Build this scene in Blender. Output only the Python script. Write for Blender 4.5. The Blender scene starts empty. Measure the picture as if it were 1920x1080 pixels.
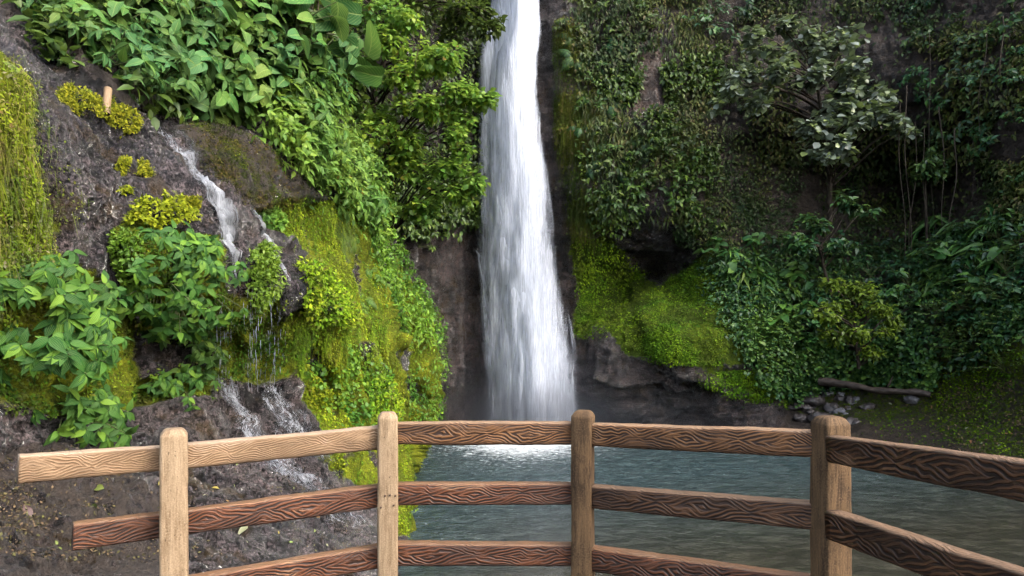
import bpy, math, random
import numpy as np

# ------------------------------------------------------------------ camera, world, sun, exposure
C = bpy.context.scene.collection
S = bpy.context.scene
F, CX, HY, EYE = 1280.0, 960.0, 600.0, 1.6
cam = bpy.data.cameras.new('camera')
cam.lens, cam.sensor_width = 24.0, 36.0
cam.shift_y = (HY - 540.0) / 1920.0
cam.clip_start, cam.clip_end = 0.05, 600.0
camo = bpy.data.objects.new('camera', cam)
camo.location = (0, 0, EYE); camo.rotation_euler = (math.radians(90), 0, 0)
C.objects.link(camo); S.camera = camo
SUN = np.array([0.62, -0.37, 0.72]); SUN = SUN / np.linalg.norm(SUN)
w = bpy.data.worlds.new('World'); S.world = w; w.use_nodes = True
wn = w.node_tree; wn.nodes.clear()
sky = wn.nodes.new('ShaderNodeTexSky'); sky.sky_type = 'NISHITA'; sky.sun_disc = False
sky.sun_elevation = math.asin(SUN[2]); sky.sun_rotation = math.atan2(SUN[0], SUN[1])
sky.air_density = 1.0; sky.dust_density = 4.0; sky.ozone_density = 0.6
bg = wn.nodes.new('ShaderNodeBackground'); bg.inputs[1].default_value = 0.15
wo = wn.nodes.new('ShaderNodeOutputWorld')
hs = wn.nodes.new('ShaderNodeHueSaturation'); hs.inputs['Saturation'].default_value = 0.65
wn.links.new(sky.outputs[0], hs.inputs['Color']); wn.links.new(hs.outputs[0], bg.inputs[0]); wn.links.new(bg.outputs[0], wo.inputs[0])
sl = bpy.data.lights.new('sun', 'SUN'); sl.energy = 5.0; sl.angle = math.radians(10); sl.color = (1.0, 0.93, 0.79)
so = bpy.data.objects.new('sun', sl); C.objects.link(so)
from mathutils import Vector
so.rotation_euler = Vector(SUN).to_track_quat('Z', 'Y').to_euler(); so.location = (12, -10, 25)
S.view_settings.view_transform = 'Standard'; S.view_settings.look = 'None'
S.view_settings.gamma = 1.0; S.view_settings.use_curve_mapping = False
S.view_settings.exposure = 2.2
S.cycles.transparent_max_bounces = 24; S.cycles.max_bounces = 8; S.cycles.transmission_bounces = 4
S.cycles.caustics_reflective = False; S.cycles.caustics_refractive = False

R = np.random.default_rng(7)
def P(px, py, d):
    px, py, d = np.broadcast_arrays(np.asarray(px, float), np.asarray(py, float), np.asarray(d, float))
    return np.stack([(px - CX) / F * d, d, EYE - (py - HY) / F * d], -1)
def nrm(v): return v / np.maximum(np.linalg.norm(v, axis=-1, keepdims=True), 1e-9)

# ------------------------------------------------------------------ noise
def _hash(ix, iy, iz, seed):
    h = (ix * 374761393 + iy * 668265263 + iz * 2147483647 + seed * 1442695041) & 0xffffffff
    h = ((h ^ (h >> 13)) * 1274126177) & 0xffffffff
    h = ((h ^ (h >> 15)) * 2246822519) & 0xffffffff
    return ((h ^ (h >> 16)) & 0xffffff) / float(0xffffff)
def vnoise(p, seed=0):
    f = np.floor(p); i = f.astype(np.int64); t = p - f; t = t * t * (3 - 2 * t)
    r = 0.0
    for a in (0, 1):
        wa = t[..., 0] if a else 1 - t[..., 0]
        for b in (0, 1):
            wb = t[..., 1] if b else 1 - t[..., 1]
            for c in (0, 1):
                wc = t[..., 2] if c else 1 - t[..., 2]
                r = r + wa * wb * wc * _hash(i[..., 0] + a, i[..., 1] + b, i[..., 2] + c, seed)
    return r * 2 - 1
def fbm(p, sc=(1, 1, 1), oc=4, seed=0, ridge=False, gain=0.5):
    p = p * np.asarray(sc, float); s = 0.0; a = 1.0; tot = 0.0
    for o in range(oc):
        n = vnoise(p * 2.03 ** o + o * 17.3, seed + o)
        if ridge: n = 1 - 2 * np.abs(n)
        s = s + a * n; tot += a; a *= gain
    return s / tot

# ------------------------------------------------------------------ mesh helpers
def mesh_obj(name, V, Q, mat, parent=None, uv=None, attrs=None, smooth=True):
    V = np.asarray(V, np.float32).reshape(-1, 3); Q = np.asarray(Q, np.int32)
    me = bpy.data.meshes.new(name)
    k = Q.shape[1]
    me.vertices.add(len(V)); me.vertices.foreach_set('co', V.ravel())
    me.loops.add(Q.size); me.loops.foreach_set('vertex_index', Q.ravel())
    me.polygons.add(len(Q)); me.polygons.foreach_set('loop_start', np.arange(len(Q), dtype=np.int32) * k)
    me.polygons.foreach_set('loop_total', np.full(len(Q), k, np.int32))
    me.polygons.foreach_set('use_smooth', np.full(len(Q), smooth, bool))
    if uv is not None:
        u = me.uv_layers.new(name='UVMap'); u.data.foreach_set('uv', np.asarray(uv, np.float32)[Q.ravel()].ravel())
    for n_, a in (attrs or {}).items():
        at = me.attributes.new(n_, 'FLOAT', 'POINT'); at.data.foreach_set('value', np.asarray(a, np.float32).ravel())
    me.update(calc_edges=True)
    if mat: me.materials.append(mat)
    o = bpy.data.objects.new(name, me); C.objects.link(o)
    if parent: o.parent = parent
    return o
def tag(o, label=None, cat=None, group=None, kind=None):
    for k, v in (('label', label), ('category', cat), ('group', group), ('kind', kind)):
        if v: o[k] = v
    return o
def empty(name, loc, label, cat, group=None):
    o = bpy.data.objects.new(name, None); o.empty_display_size = 0.1; C.objects.link(o)
    o.location = loc
    return tag(o, label, cat, group)
def grid_faces(nr, nc):
    i = np.arange(nr * nc).reshape(nr, nc)
    return np.stack([i[:-1, :-1], i[1:, :-1], i[1:, 1:], i[:-1, 1:]], -1).reshape(-1, 4)
def copy_tree(o, loc, mat3=None, scale=1.0, label=None, group=None):
    c = o.copy(); C.objects.link(c)
    c.location = loc
    if mat3 is not None:
        from mathutils import Matrix
        c.rotation_euler = Matrix(mat3.tolist()).to_euler()
    c.scale = (scale,) * 3
    if label: c['label'] = label
    if group: c['group'] = group
    for ch in o.children:
        d = ch.copy(); C.objects.link(d); d.parent = c
        for g in ch.children:
            e = g.copy(); C.objects.link(e); e.parent = d
    return c
def tubes(paths, radii, sides=6):
    """many tubes -> (V,Q); paths list of (n,3), radii list of (n,) or scalar"""
    Vs, Qs, off = [], [], 0
    for p, r in zip(paths, radii):
        p = np.asarray(p, float); n = len(p); r = np.broadcast_to(np.asarray(r, float), (n,))
        t = nrm(np.gradient(p, axis=0)); ref = np.where(np.abs(t[:, 2:3]) > 0.9, [[1., 0, 0]], [[0, 0, 1.]])
        a = nrm(np.cross(t, ref)); b = np.cross(t, a)
        th = np.linspace(0, 2 * np.pi, sides, endpoint=False)
        ring = p[:, None] + r[:, None, None] * (np.cos(th)[None, :, None] * a[:, None] + np.sin(th)[None, :, None] * b[:, None])
        i = np.arange(n * sides).reshape(n, sides) + off; j = np.roll(i, -1, 1)
        Vs.append(ring.reshape(-1, 3)); Qs.append(np.stack([i[:-1], j[:-1], j[1:], i[1:]], -1).reshape(-1, 4)); off += n * sides
    return np.concatenate(Vs), np.concatenate(Qs)

# ------------------------------------------------------------------ node helpers
class NT:
    def __init__(s, name):
        s.m = bpy.data.materials.new(name); s.m.use_nodes = True; s.t = s.m.node_tree; s.t.nodes.clear()
        s.out = s.t.nodes.new('ShaderNodeOutputMaterial')
    def n(s, typ, **kw):
        x = s.t.nodes.new('ShaderNode' + typ)
        for k, v in kw.items():
            if k.startswith('i_'):
                x.inputs[int(k[2:])].default_value = v
            elif hasattr(x, k): setattr(x, k, v)
        return x
    def l(s, a, b): s.t.links.new(a, b)
    def set(s, sock, v):
        if hasattr(v, 'links') or isinstance(v, bpy.types.NodeSocket): s.l(v, sock)
        else: sock.default_value = v
    def math(s, op, a, b=0.0, c=0.0, clamp=False):
        x = s.n('Math', operation=op, use_clamp=clamp)
        s.set(x.inputs[0], a); s.set(x.inputs[1], b); s.set(x.inputs[2], c); return x.outputs[0]
    def mix(s, f, a, b, blend='MIX'):
        x = s.t.nodes.new('ShaderNodeMix'); x.data_type = 'RGBA'; x.blend_type = blend
        s.set(x.inputs[0], f); s.set(x.inputs[6], a); s.set(x.inputs[7], b); return x.outputs[2]
    def ss(s, v, lo, hi):
        x = s.n('MapRange', interpolation_type='SMOOTHSTEP'); s.set(x.inputs[0], v); s.set(x.inputs[1], lo); s.set(x.inputs[2], hi); return x.outputs[0]
    def noise(s, vec, scale, detail=4, rough=0.55, dist=0.0):
        x = s.n('TexNoise'); s.l(vec, x.inputs['Vector']); x.inputs['Scale'].default_value = scale
        x.inputs['Detail'].default_value = detail; x.inputs['Roughness'].default_value = rough; x.inputs['Distortion'].default_value = dist
        return x.outputs[0]
    def mapv(s, vec, sc=(1, 1, 1), loc=(0, 0, 0)):
        x = s.n('Mapping'); s.l(vec, x.inputs[0]); x.inputs[1].default_value = loc; x.inputs[3].default_value = sc; return x.outputs[0]
    def attr(s, name):
        x = s.n('Attribute'); x.attribute_name = name; return x.outputs['Fac']
    def pos(s): return s.n('NewGeometry').outputs['Position']
    def obj(s): return s.n('TexCoord').outputs['Object']
    def uv(s): return s.n('TexCoord').outputs['UV']
    def ramp(s, f, stops):
        x = s.n('ValToRGB'); s.set(x.inputs[0], f); e = x.color_ramp.elements
        while len(e) < len(stops): e.new(0.5)
        for el, (p, c) in zip(e, stops): el.position = p; el.color = (*c, 1)
        return x.outputs[0]
    def bump(s, h, strength=0.5, dist=0.05, nrm=None):
        x = s.n('Bump'); x.inputs['Strength'].default_value = strength; x.inputs['Distance'].default_value = dist
        s.l(h, x.inputs['Height'])
        if nrm is not None: s.l(nrm, x.inputs['Normal'])
        return x.outputs[0]
    def principled(s, col, rough=0.5, spec=0.5, normal=None, metal=0.0):
        x = s.n('BsdfPrincipled'); s.set(x.inputs['Base Color'], col if not isinstance(col, tuple) else (*col, 1))
        s.set(x.inputs['Roughness'], rough); s.set(x.inputs['Specular IOR Level'], spec); x.inputs['Metallic'].default_value = metal
        if normal is not None: s.l(normal, x.inputs['Normal'])
        return x
    def done(s, sh):
        s.l(sh.outputs[0] if not isinstance(sh, bpy.types.NodeSocket) else sh, s.out.inputs[0]); return s.m
def rgb(r, g, b):
    f = lambda c: (c / 255 / 12.92) if c / 255 <= 0.04045 else ((c / 255 + 0.055) / 1.055) ** 2.4
    return (f(r), f(g), f(b))

# ------------------------------------------------------------------ materials
def mat_cliff(name, mossA, mossB, rockA, rockB, soil, rough=0.33, bs=1.0, strata=0.3):
    t = NT(name); p = t.pos()
    ms, sl_ = t.attr('moss'), t.attr('soil')
    n1 = t.noise(p, 1.7, 5, 0.6); n2 = t.noise(p, 9, 6, 0.65); n3 = t.noise(p, 40, 4, 0.7)
    pv = t.mapv(p, (1, 1, 0.16)); n4 = t.noise(pv, 7, 4, 0.6)
    rock = t.ramp(t.math('ADD', t.math('MULTIPLY', n2, 0.6), t.math('MULTIPLY', n4, 0.4)), [(0.33, rockA), (0.52, tuple((a + b) / 2 for a, b in zip(rockA, rockB))), (0.72, rockB)])
    n5 = t.noise(t.mapv(p, (1, 1, .75)), 19, 6, 0.72, 1.0); n6 = t.noise(t.mapv(p, (1, 1, .75)), 48, 4, 0.7, .6)
    grain = t.math('ADD', t.math('MULTIPLY', n5, .6), t.math('MULTIPLY', n6, .4))
    rock = t.mix(1.0, rock, t.ramp(grain, [(.39, (.08, .08, .08)), (.49, (.75, .74, .75)), (.60, (2.9, 2.75, 2.9))]), 'MULTIPLY')
    zone = t.noise(p, .9, 4, .6, .8)
    rock = t.mix(1.0, rock, t.ramp(zone, [(.36, (.30, .30, .31)), (.5, (.75, .72, .70)), (.62, (1.25, 1.15, 1.1))]), 'MULTIPLY')
    rock = t.mix(t.math('MULTIPLY', t.ss(t.noise(p, 2.3, 5, .65, .5), .52, .66), .7), rock, (.055, .034, .012, 1))
    n7 = t.noise(t.mapv(p, (.5, .5, 3.2)), 2.2, 5, .65, .6)
    so_ = t.ramp(t.math('ADD', t.math('MULTIPLY', n2, 0.5), t.math('MULTIPLY', t.noise(p, 23, 5, .7), 0.5)), [(0.36, tuple(c * 0.3 for c in soil)), (0.5, soil), (0.64, tuple(c * 1.6 for c in soil))])
    mo = t.ramp(t.math('ADD', t.math('MULTIPLY', n1, 0.5), t.math('MULTIPLY', n2, 0.5)), [(0.3, tuple(c * 0.5 for c in mossA)), (0.48, mossA), (0.66, mossB)])
    mo = t.mix(t.ss(n3, 0.35, 0.62), t.mix(0.65, mo, (0.02, 0.02, 0.006, 1)), mo)
    sf = t.ss(t.math('ADD', sl_, t.math('MULTIPLY', t.math('SUBTRACT', n2, 0.5), 2.0)), 0.3, 0.7)
    mf = t.ss(t.math('ADD', ms, t.math('MULTIPLY', t.math('SUBTRACT', n2, 0.5), 1.3)), 0.35, 0.65)
    col = t.mix(mf, t.mix(sf, rock, so_), mo)
    sc_ = t.ss(t.math('ADD', t.attr('scar'), t.math('MULTIPLY', t.math('SUBTRACT', n2, 0.5), 0.8)), .4, .6)
    col = t.mix(sc_, col, t.ramp(n2, [(.35, (.05, .035, .03)), (.5, (.12, .085, .07)), (.68, (.20, .145, .12))]))
    dry = t.math('MAXIMUM', mf, t.math('MULTIPLY', sf, 0.5))
    ro = t.math('ADD', t.math('MULTIPLY', dry, 0.85 - rough), t.math('ADD', t.math('MULTIPLY', n3, 0.25), rough - 0.12))
    wetr = t.math('SUBTRACT', 1.0, dry)
    h = t.math('ADD', t.math('ADD', t.math('MULTIPLY', n2, 0.7), t.math('MULTIPLY', n7, strata)), t.math('ADD', t.math('MULTIPLY', n3, 0.30), t.math('MULTIPLY', grain, t.math('ADD', t.math('MULTIPLY', wetr, 0.7), 0.5))))
    b = t.bump(h, 0.8 * bs, 0.15)
    ro = t.math('SUBTRACT', ro, t.math('MULTIPLY', t.math('MULTIPLY', wetr, t.ss(n5, .45, .6)), 0.12))
    sp = t.math('SUBTRACT', 0.8, t.math('MULTIPLY', dry, 0.65))
    return t.done(t.principled(col, ro, sp, b))
def mat_leaf(name, cols, rough=0.42, trans=0.35, vein=0.0, spec=0.4, patch=0.0, rare=None, brown=0.0):
    t = NT(name); g = t.n('NewGeometry'); oi = t.n('ObjectInfo')
    r = g.outputs['Random Per Island']
    st = [(i / max(1, len(cols) - 1), c) for i, c in enumerate(cols)]
    col = t.ramp(r, st)
    hv = t.n('HueSaturation'); t.l(col, hv.inputs['Color'])
    t.l(t.math('ADD', t.math('MULTIPLY', oi.outputs['Random'], 0.03), 0.485), hv.inputs['Hue'])
    t.l(t.math('ADD', t.math('MULTIPLY', oi.outputs['Random'], 0.35), 0.82), hv.inputs['Value'])
    col = hv.outputs[0]; nb = None
    if patch:
        pn = t.ss(t.noise(t.mapv(t.pos(), (1, 1, .45)), patch, 3, .6), .38, .62)
        col = t.mix(pn, t.mix(1.0, col, (.42, .62, .9, 1), 'MULTIPLY'), col)
    if brown: col = t.mix(t.math('MULTIPLY', t.ss(t.noise(t.mapv(t.pos(), (1, 1, .5), (3, 1, 7)), patch * 1.7, 4, .65), .5, .64), brown), col, (.10, .07, .025, 1))
    if rare: col = t.mix(t.math('GREATER_THAN', t.math('FRACT', t.math('MULTIPLY', r, 91.7)), 0.995), col, (*rare, 1))
    uv = t.uv(); sx = t.n('SeparateXYZ'); t.l(uv, sx.inputs[0])
    au = t.math('ABSOLUTE', t.math('SUBTRACT', sx.outputs[0], 0.5))
    if vein:
        if vein > 1:   # parallel curved veins
            w_ = t.math('ABSOLUTE', t.math('SINE', t.math('MULTIPLY', au, 18.0)))
            line = t.ss(w_, 0.0, 0.45)
        else:          # midrib and side veins
            sv = t.math('ABSOLUTE', t.math('SINE', t.math('MULTIPLY', t.math('SUBTRACT', sx.outputs[1], t.math('MULTIPLY', au, 0.9)), 26.0)))
            line = t.math('MULTIPLY', t.ss(sv, 0.0, 0.3), t.ss(au, 0.0, 0.05))
        vc = t.mix(0.55, col, (0.35, 0.45, 0.12, 1))
        col = t.mix(line, vc, col)
        nb = t.bump(line, 0.5, 0.01)
    # pale leaf underside
    col = t.mix(t.math('MULTIPLY', g.outputs['Backfacing'], 0.15), col, (0.22, 0.3, 0.16, 1))
    pr = t.principled(col, rough, spec, nb)
    tr = t.n('BsdfTranslucent'); t.l(t.mix(0.5, col, (0.3, 0.42, 0.02, 1), 'MULTIPLY') if False else t.mix(0.25, col, (0.25, 0.4, 0.02, 1)), tr.inputs[0])
    mx = t.n('MixShader'); mx.inputs[0].default_value = trans; t.l(pr.outputs[0], mx.inputs[1]); t.l(tr.outputs[0], mx.inputs[2])
    return t.done(mx)
def mat_plain(name, c1, c2, scale=20, rough=0.7, bump=0.4, spec=0.3, stretch=(1, 1, 1), dist=0.02):
    t = NT(name); o = t.mapv(t.obj(), stretch); n = t.noise(o, scale, 5, 0.65)
    return t.done(t.principled(t.ramp(n, [(0.32, c1), (0.68, c2)]), rough, spec, t.bump(n, bump, dist)))
def mat_falls(name, su=7.0, sv=0.45, white=(0.83, 0.87, 0.95), soft=0.34):
    t = NT(name); uv = t.uv(); d = t.attr('dens')
    n1 = t.noise(t.mapv(uv, (su * 0.33, sv * 0.45, 1)), 1.0, 4, 0.6, 0.6)
    n2 = t.noise(t.mapv(uv, (su, sv, 1), (3, 0, 0)), 1.0, 5, 0.62, 0.8)
    n3 = t.noise(t.mapv(uv, (su * 3.2, sv * 3.6, 1), (9, 2, 0)), 1.0, 4, 0.65, 0.4)
    h = t.math('ADD', t.math('ADD', t.math('MULTIPLY', n1, 0.38), t.math('MULTIPLY', n2, 0.36)), t.math('MULTIPLY', n3, 0.41))
    a = t.ss(t.math('ADD', t.math('MULTIPLY', t.math('SUBTRACT', h, .57), 1.25), t.math('ADD', d, .57)), 1.08 - soft, 1.08 + soft)
    di = t.n('BsdfDiffuse'); di.inputs[0].default_value = (*white, 1); t.l(t.bump(h, 0.7, 0.3), di.inputs['Normal'])
    tl = t.n('BsdfTranslucent'); tl.inputs[0].default_value = (*white, 1)
    m0 = t.n('MixShader'); m0.inputs[0].default_value = 0.35; t.l(di.outputs[0], m0.inputs[1]); t.l(tl.outputs[0], m0.inputs[2])
    tp = t.n('BsdfTransparent'); mx = t.n('MixShader'); t.l(a, mx.inputs[0]); t.l(tp.outputs[0], mx.inputs[1]); t.l(m0.outputs[0], mx.inputs[2])
    return t.done(mx)
def mat_rail(name, base, groove, worn=None, wornamt=0.0, gloss=0.45, seed=0.0, freq=450.0, spec=.4):
    t = NT(name); uv = t.mapv(t.uv(), (1, 1, 1), (seed, 0, 0)); sx = t.n('SeparateXYZ'); t.l(uv, sx.inputs[0])
    u, v = sx.outputs[0], sx.outputs[1]
    nlow = t.noise(t.mapv(uv, (7, 5, 1)), 1.0, 2, 0.5); nhi = t.noise(t.mapv(uv, (22, 40, 1)), 1.0, 3, 0.6)
    pp = t.math('PINGPONG', t.math('ADD', u, t.math('MULTIPLY', nlow, 0.10)), 0.19)
    vv = t.math('ABSOLUTE', t.math('ADD', v, t.math('MULTIPLY', t.math('SUBTRACT', nlow, 0.5), 0.075)))
    f = t.math('ADD', t.math('ADD', vv, t.math('MULTIPLY', pp, 0.27)), t.math('MULTIPLY', nhi, 0.004))
    s_ = t.math('SINE', t.math('MULTIPLY', f, freq)); line = t.ss(s_, -0.6, 0.75)
    line = t.math('MAXIMUM', line, t.math('MULTIPLY', t.ss(t.noise(t.mapv(uv, (9, 26, 1), (2 + seed, 5, 0)), 1.0, 3, 0.6), .45, .7), 0.75))
    gr = t.noise(t.mapv(uv, (1, 1, 1)), 700, 2, 0.6)
    big = t.noise(t.mapv(uv, (3, 10, 1), (seed * 3, 1, 0)), 1.0, 3, 0.6)
    b2 = tuple(c * 0.4 for c in base)
    col = t.mix(t.ss(big, 0.3, 0.7), (*b2, 1), (*base, 1))
    if worn: col = t.mix(t.math('MULTIPLY', t.ss(big, 0.58, 0.68), wornamt), col, (*worn, 1))
    col = t.mix(t.math('MULTIPLY', t.ss(gr, 0.4, 0.65), 0.12), col, t.mix(0.3, col, (0.5, 0.36, 0.24, 1)))
    col = t.mix(line, (*groove, 1), col)
    dust = t.ss(v, 0.046, 0.053); col = t.mix(t.math('MULTIPLY', dust, t.math('ADD', t.math('MULTIPLY', t.ss(gr, .35, .65), .45), .35)), col, (*(worn or base), 1))
    h = t.math('ADD', line, t.math('MULTIPLY', gr, 0.35))
    return t.done(t.principled(col, t.math('ADD', t.math('MULTIPLY', gr, 0.3), gloss - 0.1), spec, t.bump(h, 0.75, 0.006)))
def mat_post(name, base, dark, rough=0.8, streak=1.0):
    t = NT(name); uv = t.uv()
    n = t.noise(t.mapv(uv, (5, 75, 1)), 1.0, 5, 0.65, 0.9); g = t.noise(uv, 170, 4, 0.75); b = t.noise(t.mapv(uv, (5, 11, 1)), 1.0, 5, 0.65)
    pits = t.ss(t.noise(t.mapv(uv, (60, 130, 1)), 1.0, 3, 0.6), 0.29, 0.37)
    col = t.ramp(t.math('ADD', t.math('MULTIPLY', n, 0.45), t.math('ADD', t.math('MULTIPLY', b, 0.3), t.math('MULTIPLY', g, .25))), [(0.38, dark), (0.5, tuple((a * .4 + c * .6) for a, c in zip(dark, base))), (0.62, base)])
    stain = t.ss(t.noise(t.mapv(uv, (7, 14, 1), (5, 2, 0)), 1.0, 5, .7, .6), .5, .68); col = t.mix(t.math('MULTIPLY', stain, .55), col, (*dark, 1))
    col = t.mix(pits, (*tuple(c * 0.4 for c in dark), 1), col)
    col = t.mix(t.math('MULTIPLY', t.ss(g, 0.5, 0.75), 0.4), col, (*tuple(min(.7, c * 1.5 + .04) for c in base), 1))
    h = t.math('ADD', t.math('MULTIPLY', n, 0.7 * streak), t.math('ADD', t.math('MULTIPLY', g, 0.35), t.math('MULTIPLY', pits, 0.8)))
    return t.done(t.principled(col, rough, 0.25, t.bump(h, 0.8, 0.006)))

# ------------------------------------------------------------------ interpolated surfaces (control points: photo column, photo row, metres of depth)
def tps_fit(pts):
    pts = np.asarray(pts, float); X = pts[:, :2] / 500.0; y = np.log(pts[:, 2]); n = len(X)
    r2 = ((X[:, None] - X[None]) ** 2).sum(-1); K = 0.5 * r2 * np.log(r2 + 1e-12) + 2e-4 * np.eye(n)
    A = np.zeros((n + 3, n + 3)); A[:n, :n] = K; Pm = np.c_[np.ones(n), X]; A[:n, n:] = Pm; A[n:, :n] = Pm.T
    return X, np.linalg.solve(A, np.r_[y, 0, 0, 0])
def tps_eval(fit, px, py):
    X, w_ = fit; n = len(X); q = np.stack([px, py], -1).reshape(-1, 2) / 500.0
    out = w_[n] + q @ w_[n + 1:]
    for i in range(n):
        r2 = ((q - X[i]) ** 2).sum(-1); out = out + w_[i] * 0.5 * r2 * np.log(r2 + 1e-12)
    return np.exp(out).reshape(np.shape(px))
def inpoly(px, py, poly):
    px, py = np.asarray(px, float), np.asarray(py, float); r = np.zeros(px.shape, bool); n = len(poly)
    for i in range(n):
        x0, y0 = poly[i]; x1, y1 = poly[(i + 1) % n]
        if y0 == y1: continue
        c = (py < y0) != (py < y1); r ^= c & (px < (x1 - x0) * (py - y0) / (y1 - y0) + x0)
    return r
def blur(a, k):
    for _ in range(k):
        a = (a + np.roll(a, 1, 0) + np.roll(a, -1, 0)) / 3; a = (a + np.roll(a, 1, 1) + np.roll(a, -1, 1)) / 3
    return a
def axis(a, b, fa, fb, fine, coarse):
    """coordinates from a to b, fine steps inside fa..fb"""
    return np.concatenate([np.arange(a, fa, coarse), np.arange(fa, fb, fine), np.arange(fb, b + 1, coarse)])
class Sheet:
    def sample(s, px, py):
        px, py = np.asarray(px, float), np.asarray(py, float)
        r = np.interp(py, s.rows, np.arange(len(s.rows)))
        u = (px - s.x0) / (s.edge(py) - s.x0); c = np.interp(u, s.cols, np.arange(len(s.cols)))
        r = np.clip(r, 0, len(s.rows) - 1.001); c = np.clip(c, 0, len(s.cols) - 1.001)
        i, j = r.astype(int), c.astype(int); a, b = (r - i)[..., None], (c - j)[..., None]
        f = lambda G: G[i, j] * (1 - a) * (1 - b) + G[i + 1, j] * a * (1 - b) + G[i, j + 1] * (1 - a) * b + G[i + 1, j + 1] * a * b
        return f(s.G), nrm(f(s.N))
def grid_normals(G):
    n = nrm(np.cross(np.gradient(G, axis=1), np.gradient(G, axis=0)))
    sgn = np.sign((n * (np.array([0, 0, EYE]) - G)).sum(-1, keepdims=True)); sgn[sgn == 0] = 1
    return n * sgn

# ------------------------------------------------------------------ the left cliff
EDGE = [(-900, 560), (-200, 575), (0, 585), (200, 600), (290, 650), (420, 715), (520, 763), (610, 808), (700, 815), (790, 812), (850, 792), (900, 768), (970, 766), (1010, 764), (1040, 742), (1080, 722), (1400, 700), (1700, 690)]
_ey, _ex = np.array([e[1] for e in EDGE], float), None
_ey = np.array([e[0] for e in EDGE], float); _ex = np.array([e[1] for e in EDGE], float)
def left_edge(py): return np.interp(py, _ey, _ex)
LP = [(-500, -800, 8), (-500, -300, 7), (-500, 0, 5.5), (-500, 300, 4.4), (-500, 600, 4.1), (-500, 850, 3.9), (-500, 1080, 3.3), (-500, 1600, 2.6),
      (0, -800, 11), (300, -800, 13), (560, -800, 16), (0, -300, 9.6), (300, -300, 11), (560, -300, 14),
      (0, 0, 7.9), (0, 60, 7.2), (0, 130, 5.4), (50, 300, 5.0), (50, 480, 4.8), (100, 600, 5.1), (130, 700, 5.2), (100, 780, 5.35), (0, 850, 4.6), (0, 1080, 3.7),
      (100, 900, 5.0), (100, 1000, 4.5), (150, 1080, 4.2), (300, 1080, 4.6), (300, 900, 6.2), (230, 800, 6.6), (300, 1600, 3.2), (0, 1600, 2.8), (700, 1600, 4.5),
      (110, 300, 5.9), (150, 250, 6.4), (60, 140, 6.6), (150, 420, 6.2), (250, 450, 6.4), (250, 300, 7.1), (330, 300, 7.6), (400, 450, 7.5), (390, 380, 7.6), (470, 555, 7.9), (430, 640, 8.3),
      (300, 520, 6.5), (300, 640, 7.5), (350, 680, 7.7), (255, 650, 7.2), (300, 730, 7.2), (380, 740, 7.7), (460, 700, 8.5), (520, 730, 8.8), (450, 790, 8.0), (350, 800, 7.2), (550, 520, 8.7), (540, 600, 8.6), (600, 590, 9.3), (600, 640, 9.5),
      (650, 700, 10.5), (610, 760, 9.9), (560, 790, 9.0), (700, 600, 11.8), (760, 700, 14), (800, 690, 16.2), (795, 790, 17), (700, 800, 11.8), (690, 890, 10.6), (750, 960, 11.3), (740, 860, 12.6), (780, 840, 16.8),
      (620, 900, 9.0), (570, 870, 8.2), (500, 900, 7.3), (500, 1000, 6.3), (600, 1000, 7.0), (680, 1050, 7.2), (600, 1080, 5.9), (735, 1010, 10.6), (700, 985, 9.4),
      (150, 90, 8.0), (300, 100, 8.7), (450, 100, 9.8), (570, 100, 11.5), (300, 215, 8.7), (420, 240, 9.6), (500, 330, 9.2), (590, 290, 11.5), (650, 400, 12.4), (590, 420, 10.6), (690, 480, 13.4), (780, 600, 15.5), (560, 200, 11.2), (450, 300, 8.7), (520, 460, 9.2)]
LS = Sheet(); LS.x0 = -500.0; LS.edge = left_edge
LS.rows = axis(-800, 1600, -40, 1110, 2.6, 12)
_wrap = 16
LS.cols = np.unique(np.concatenate([np.linspace(0, 0.36, 45), np.linspace(0.36, 1.0, 330)]))
fitL = tps_fit(LP)
E_ = left_edge(LS.rows)[:, None]; px = LS.x0 + LS.cols[None] * (E_ - LS.x0); py = np.broadcast_to(LS.rows[:, None], px.shape)
dL = np.clip(tps_eval(fitL, px, py), 2.3, 30)
_q = (np.abs(px - E_) < 22).astype(float)
dL = dL + 1.5 * np.clip(1 - (E_ - px) / 22.0, 0, 1) ** 2           # the rim turns away
LS.G = P(px, py, dL); LS.N = grid_normals(LS.G)
nx = fbm(LS.G, (1.5, 1.5, 1.5), 3, 11) * 22; ny = fbm(LS.G, (1.5, 1.5, 1.5), 3, 12) * 22
wx, wy = px + nx, py + ny
MOSS = [[(-600, 80), (0, 110), (40, 150), (80, 250), (95, 400), (110, 480), (0, 560), (-600, 600)],
        [(-600, 480), (100, 470), (180, 520), (240, 620), (240, 745), (200, 770), (60, 765), (0, 745), (-600, 760)],
        [(205, 450), (250, 420), (395, 450), (400, 540), (520, 560), (540, 700), (480, 715), (400, 712), (380, 760), (215, 765), (240, 715), (400, 690), (395, 620), (240, 620)],
        [(455, 400), (540, 385), (620, 380), (640, 310), (720, 420), (860, 600), (860, 920), (800, 1010), (725, 1010), (660, 920), (600, 880), (590, 800), (560, 740), (525, 640), (535, 590), (640, 590), (545, 470)]]
BROWN = [[(330, 250), (400, 240), (500, 300), (600, 390), (560, 440), (480, 400), (420, 370), (340, 310)], [(-600, 845), (60, 850), (240, 905), (300, 1000), (300, 1700), (-600, 1700)],
         [(280, 270), (330, 300), (430, 440), (410, 440), (340, 350)]]
DIRT = [[(30, 60), (200, 210), (330, 240), (480, 250), (600, 360), (720, 420), (860, 600), (640, 250), (600, -900), (-600, -900), (-600, 20)]]
ms = np.zeros(px.shape); so_ = np.zeros(px.shape)
for g in MOSS: ms = np.maximum(ms, inpoly(wx, wy, g))
for g in BROWN: so_ = np.maximum(so_, inpoly(wx, wy, g) * 0.62)
for g in DIRT: so_ = np.maximum(so_, inpoly(wx, wy, g))
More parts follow.
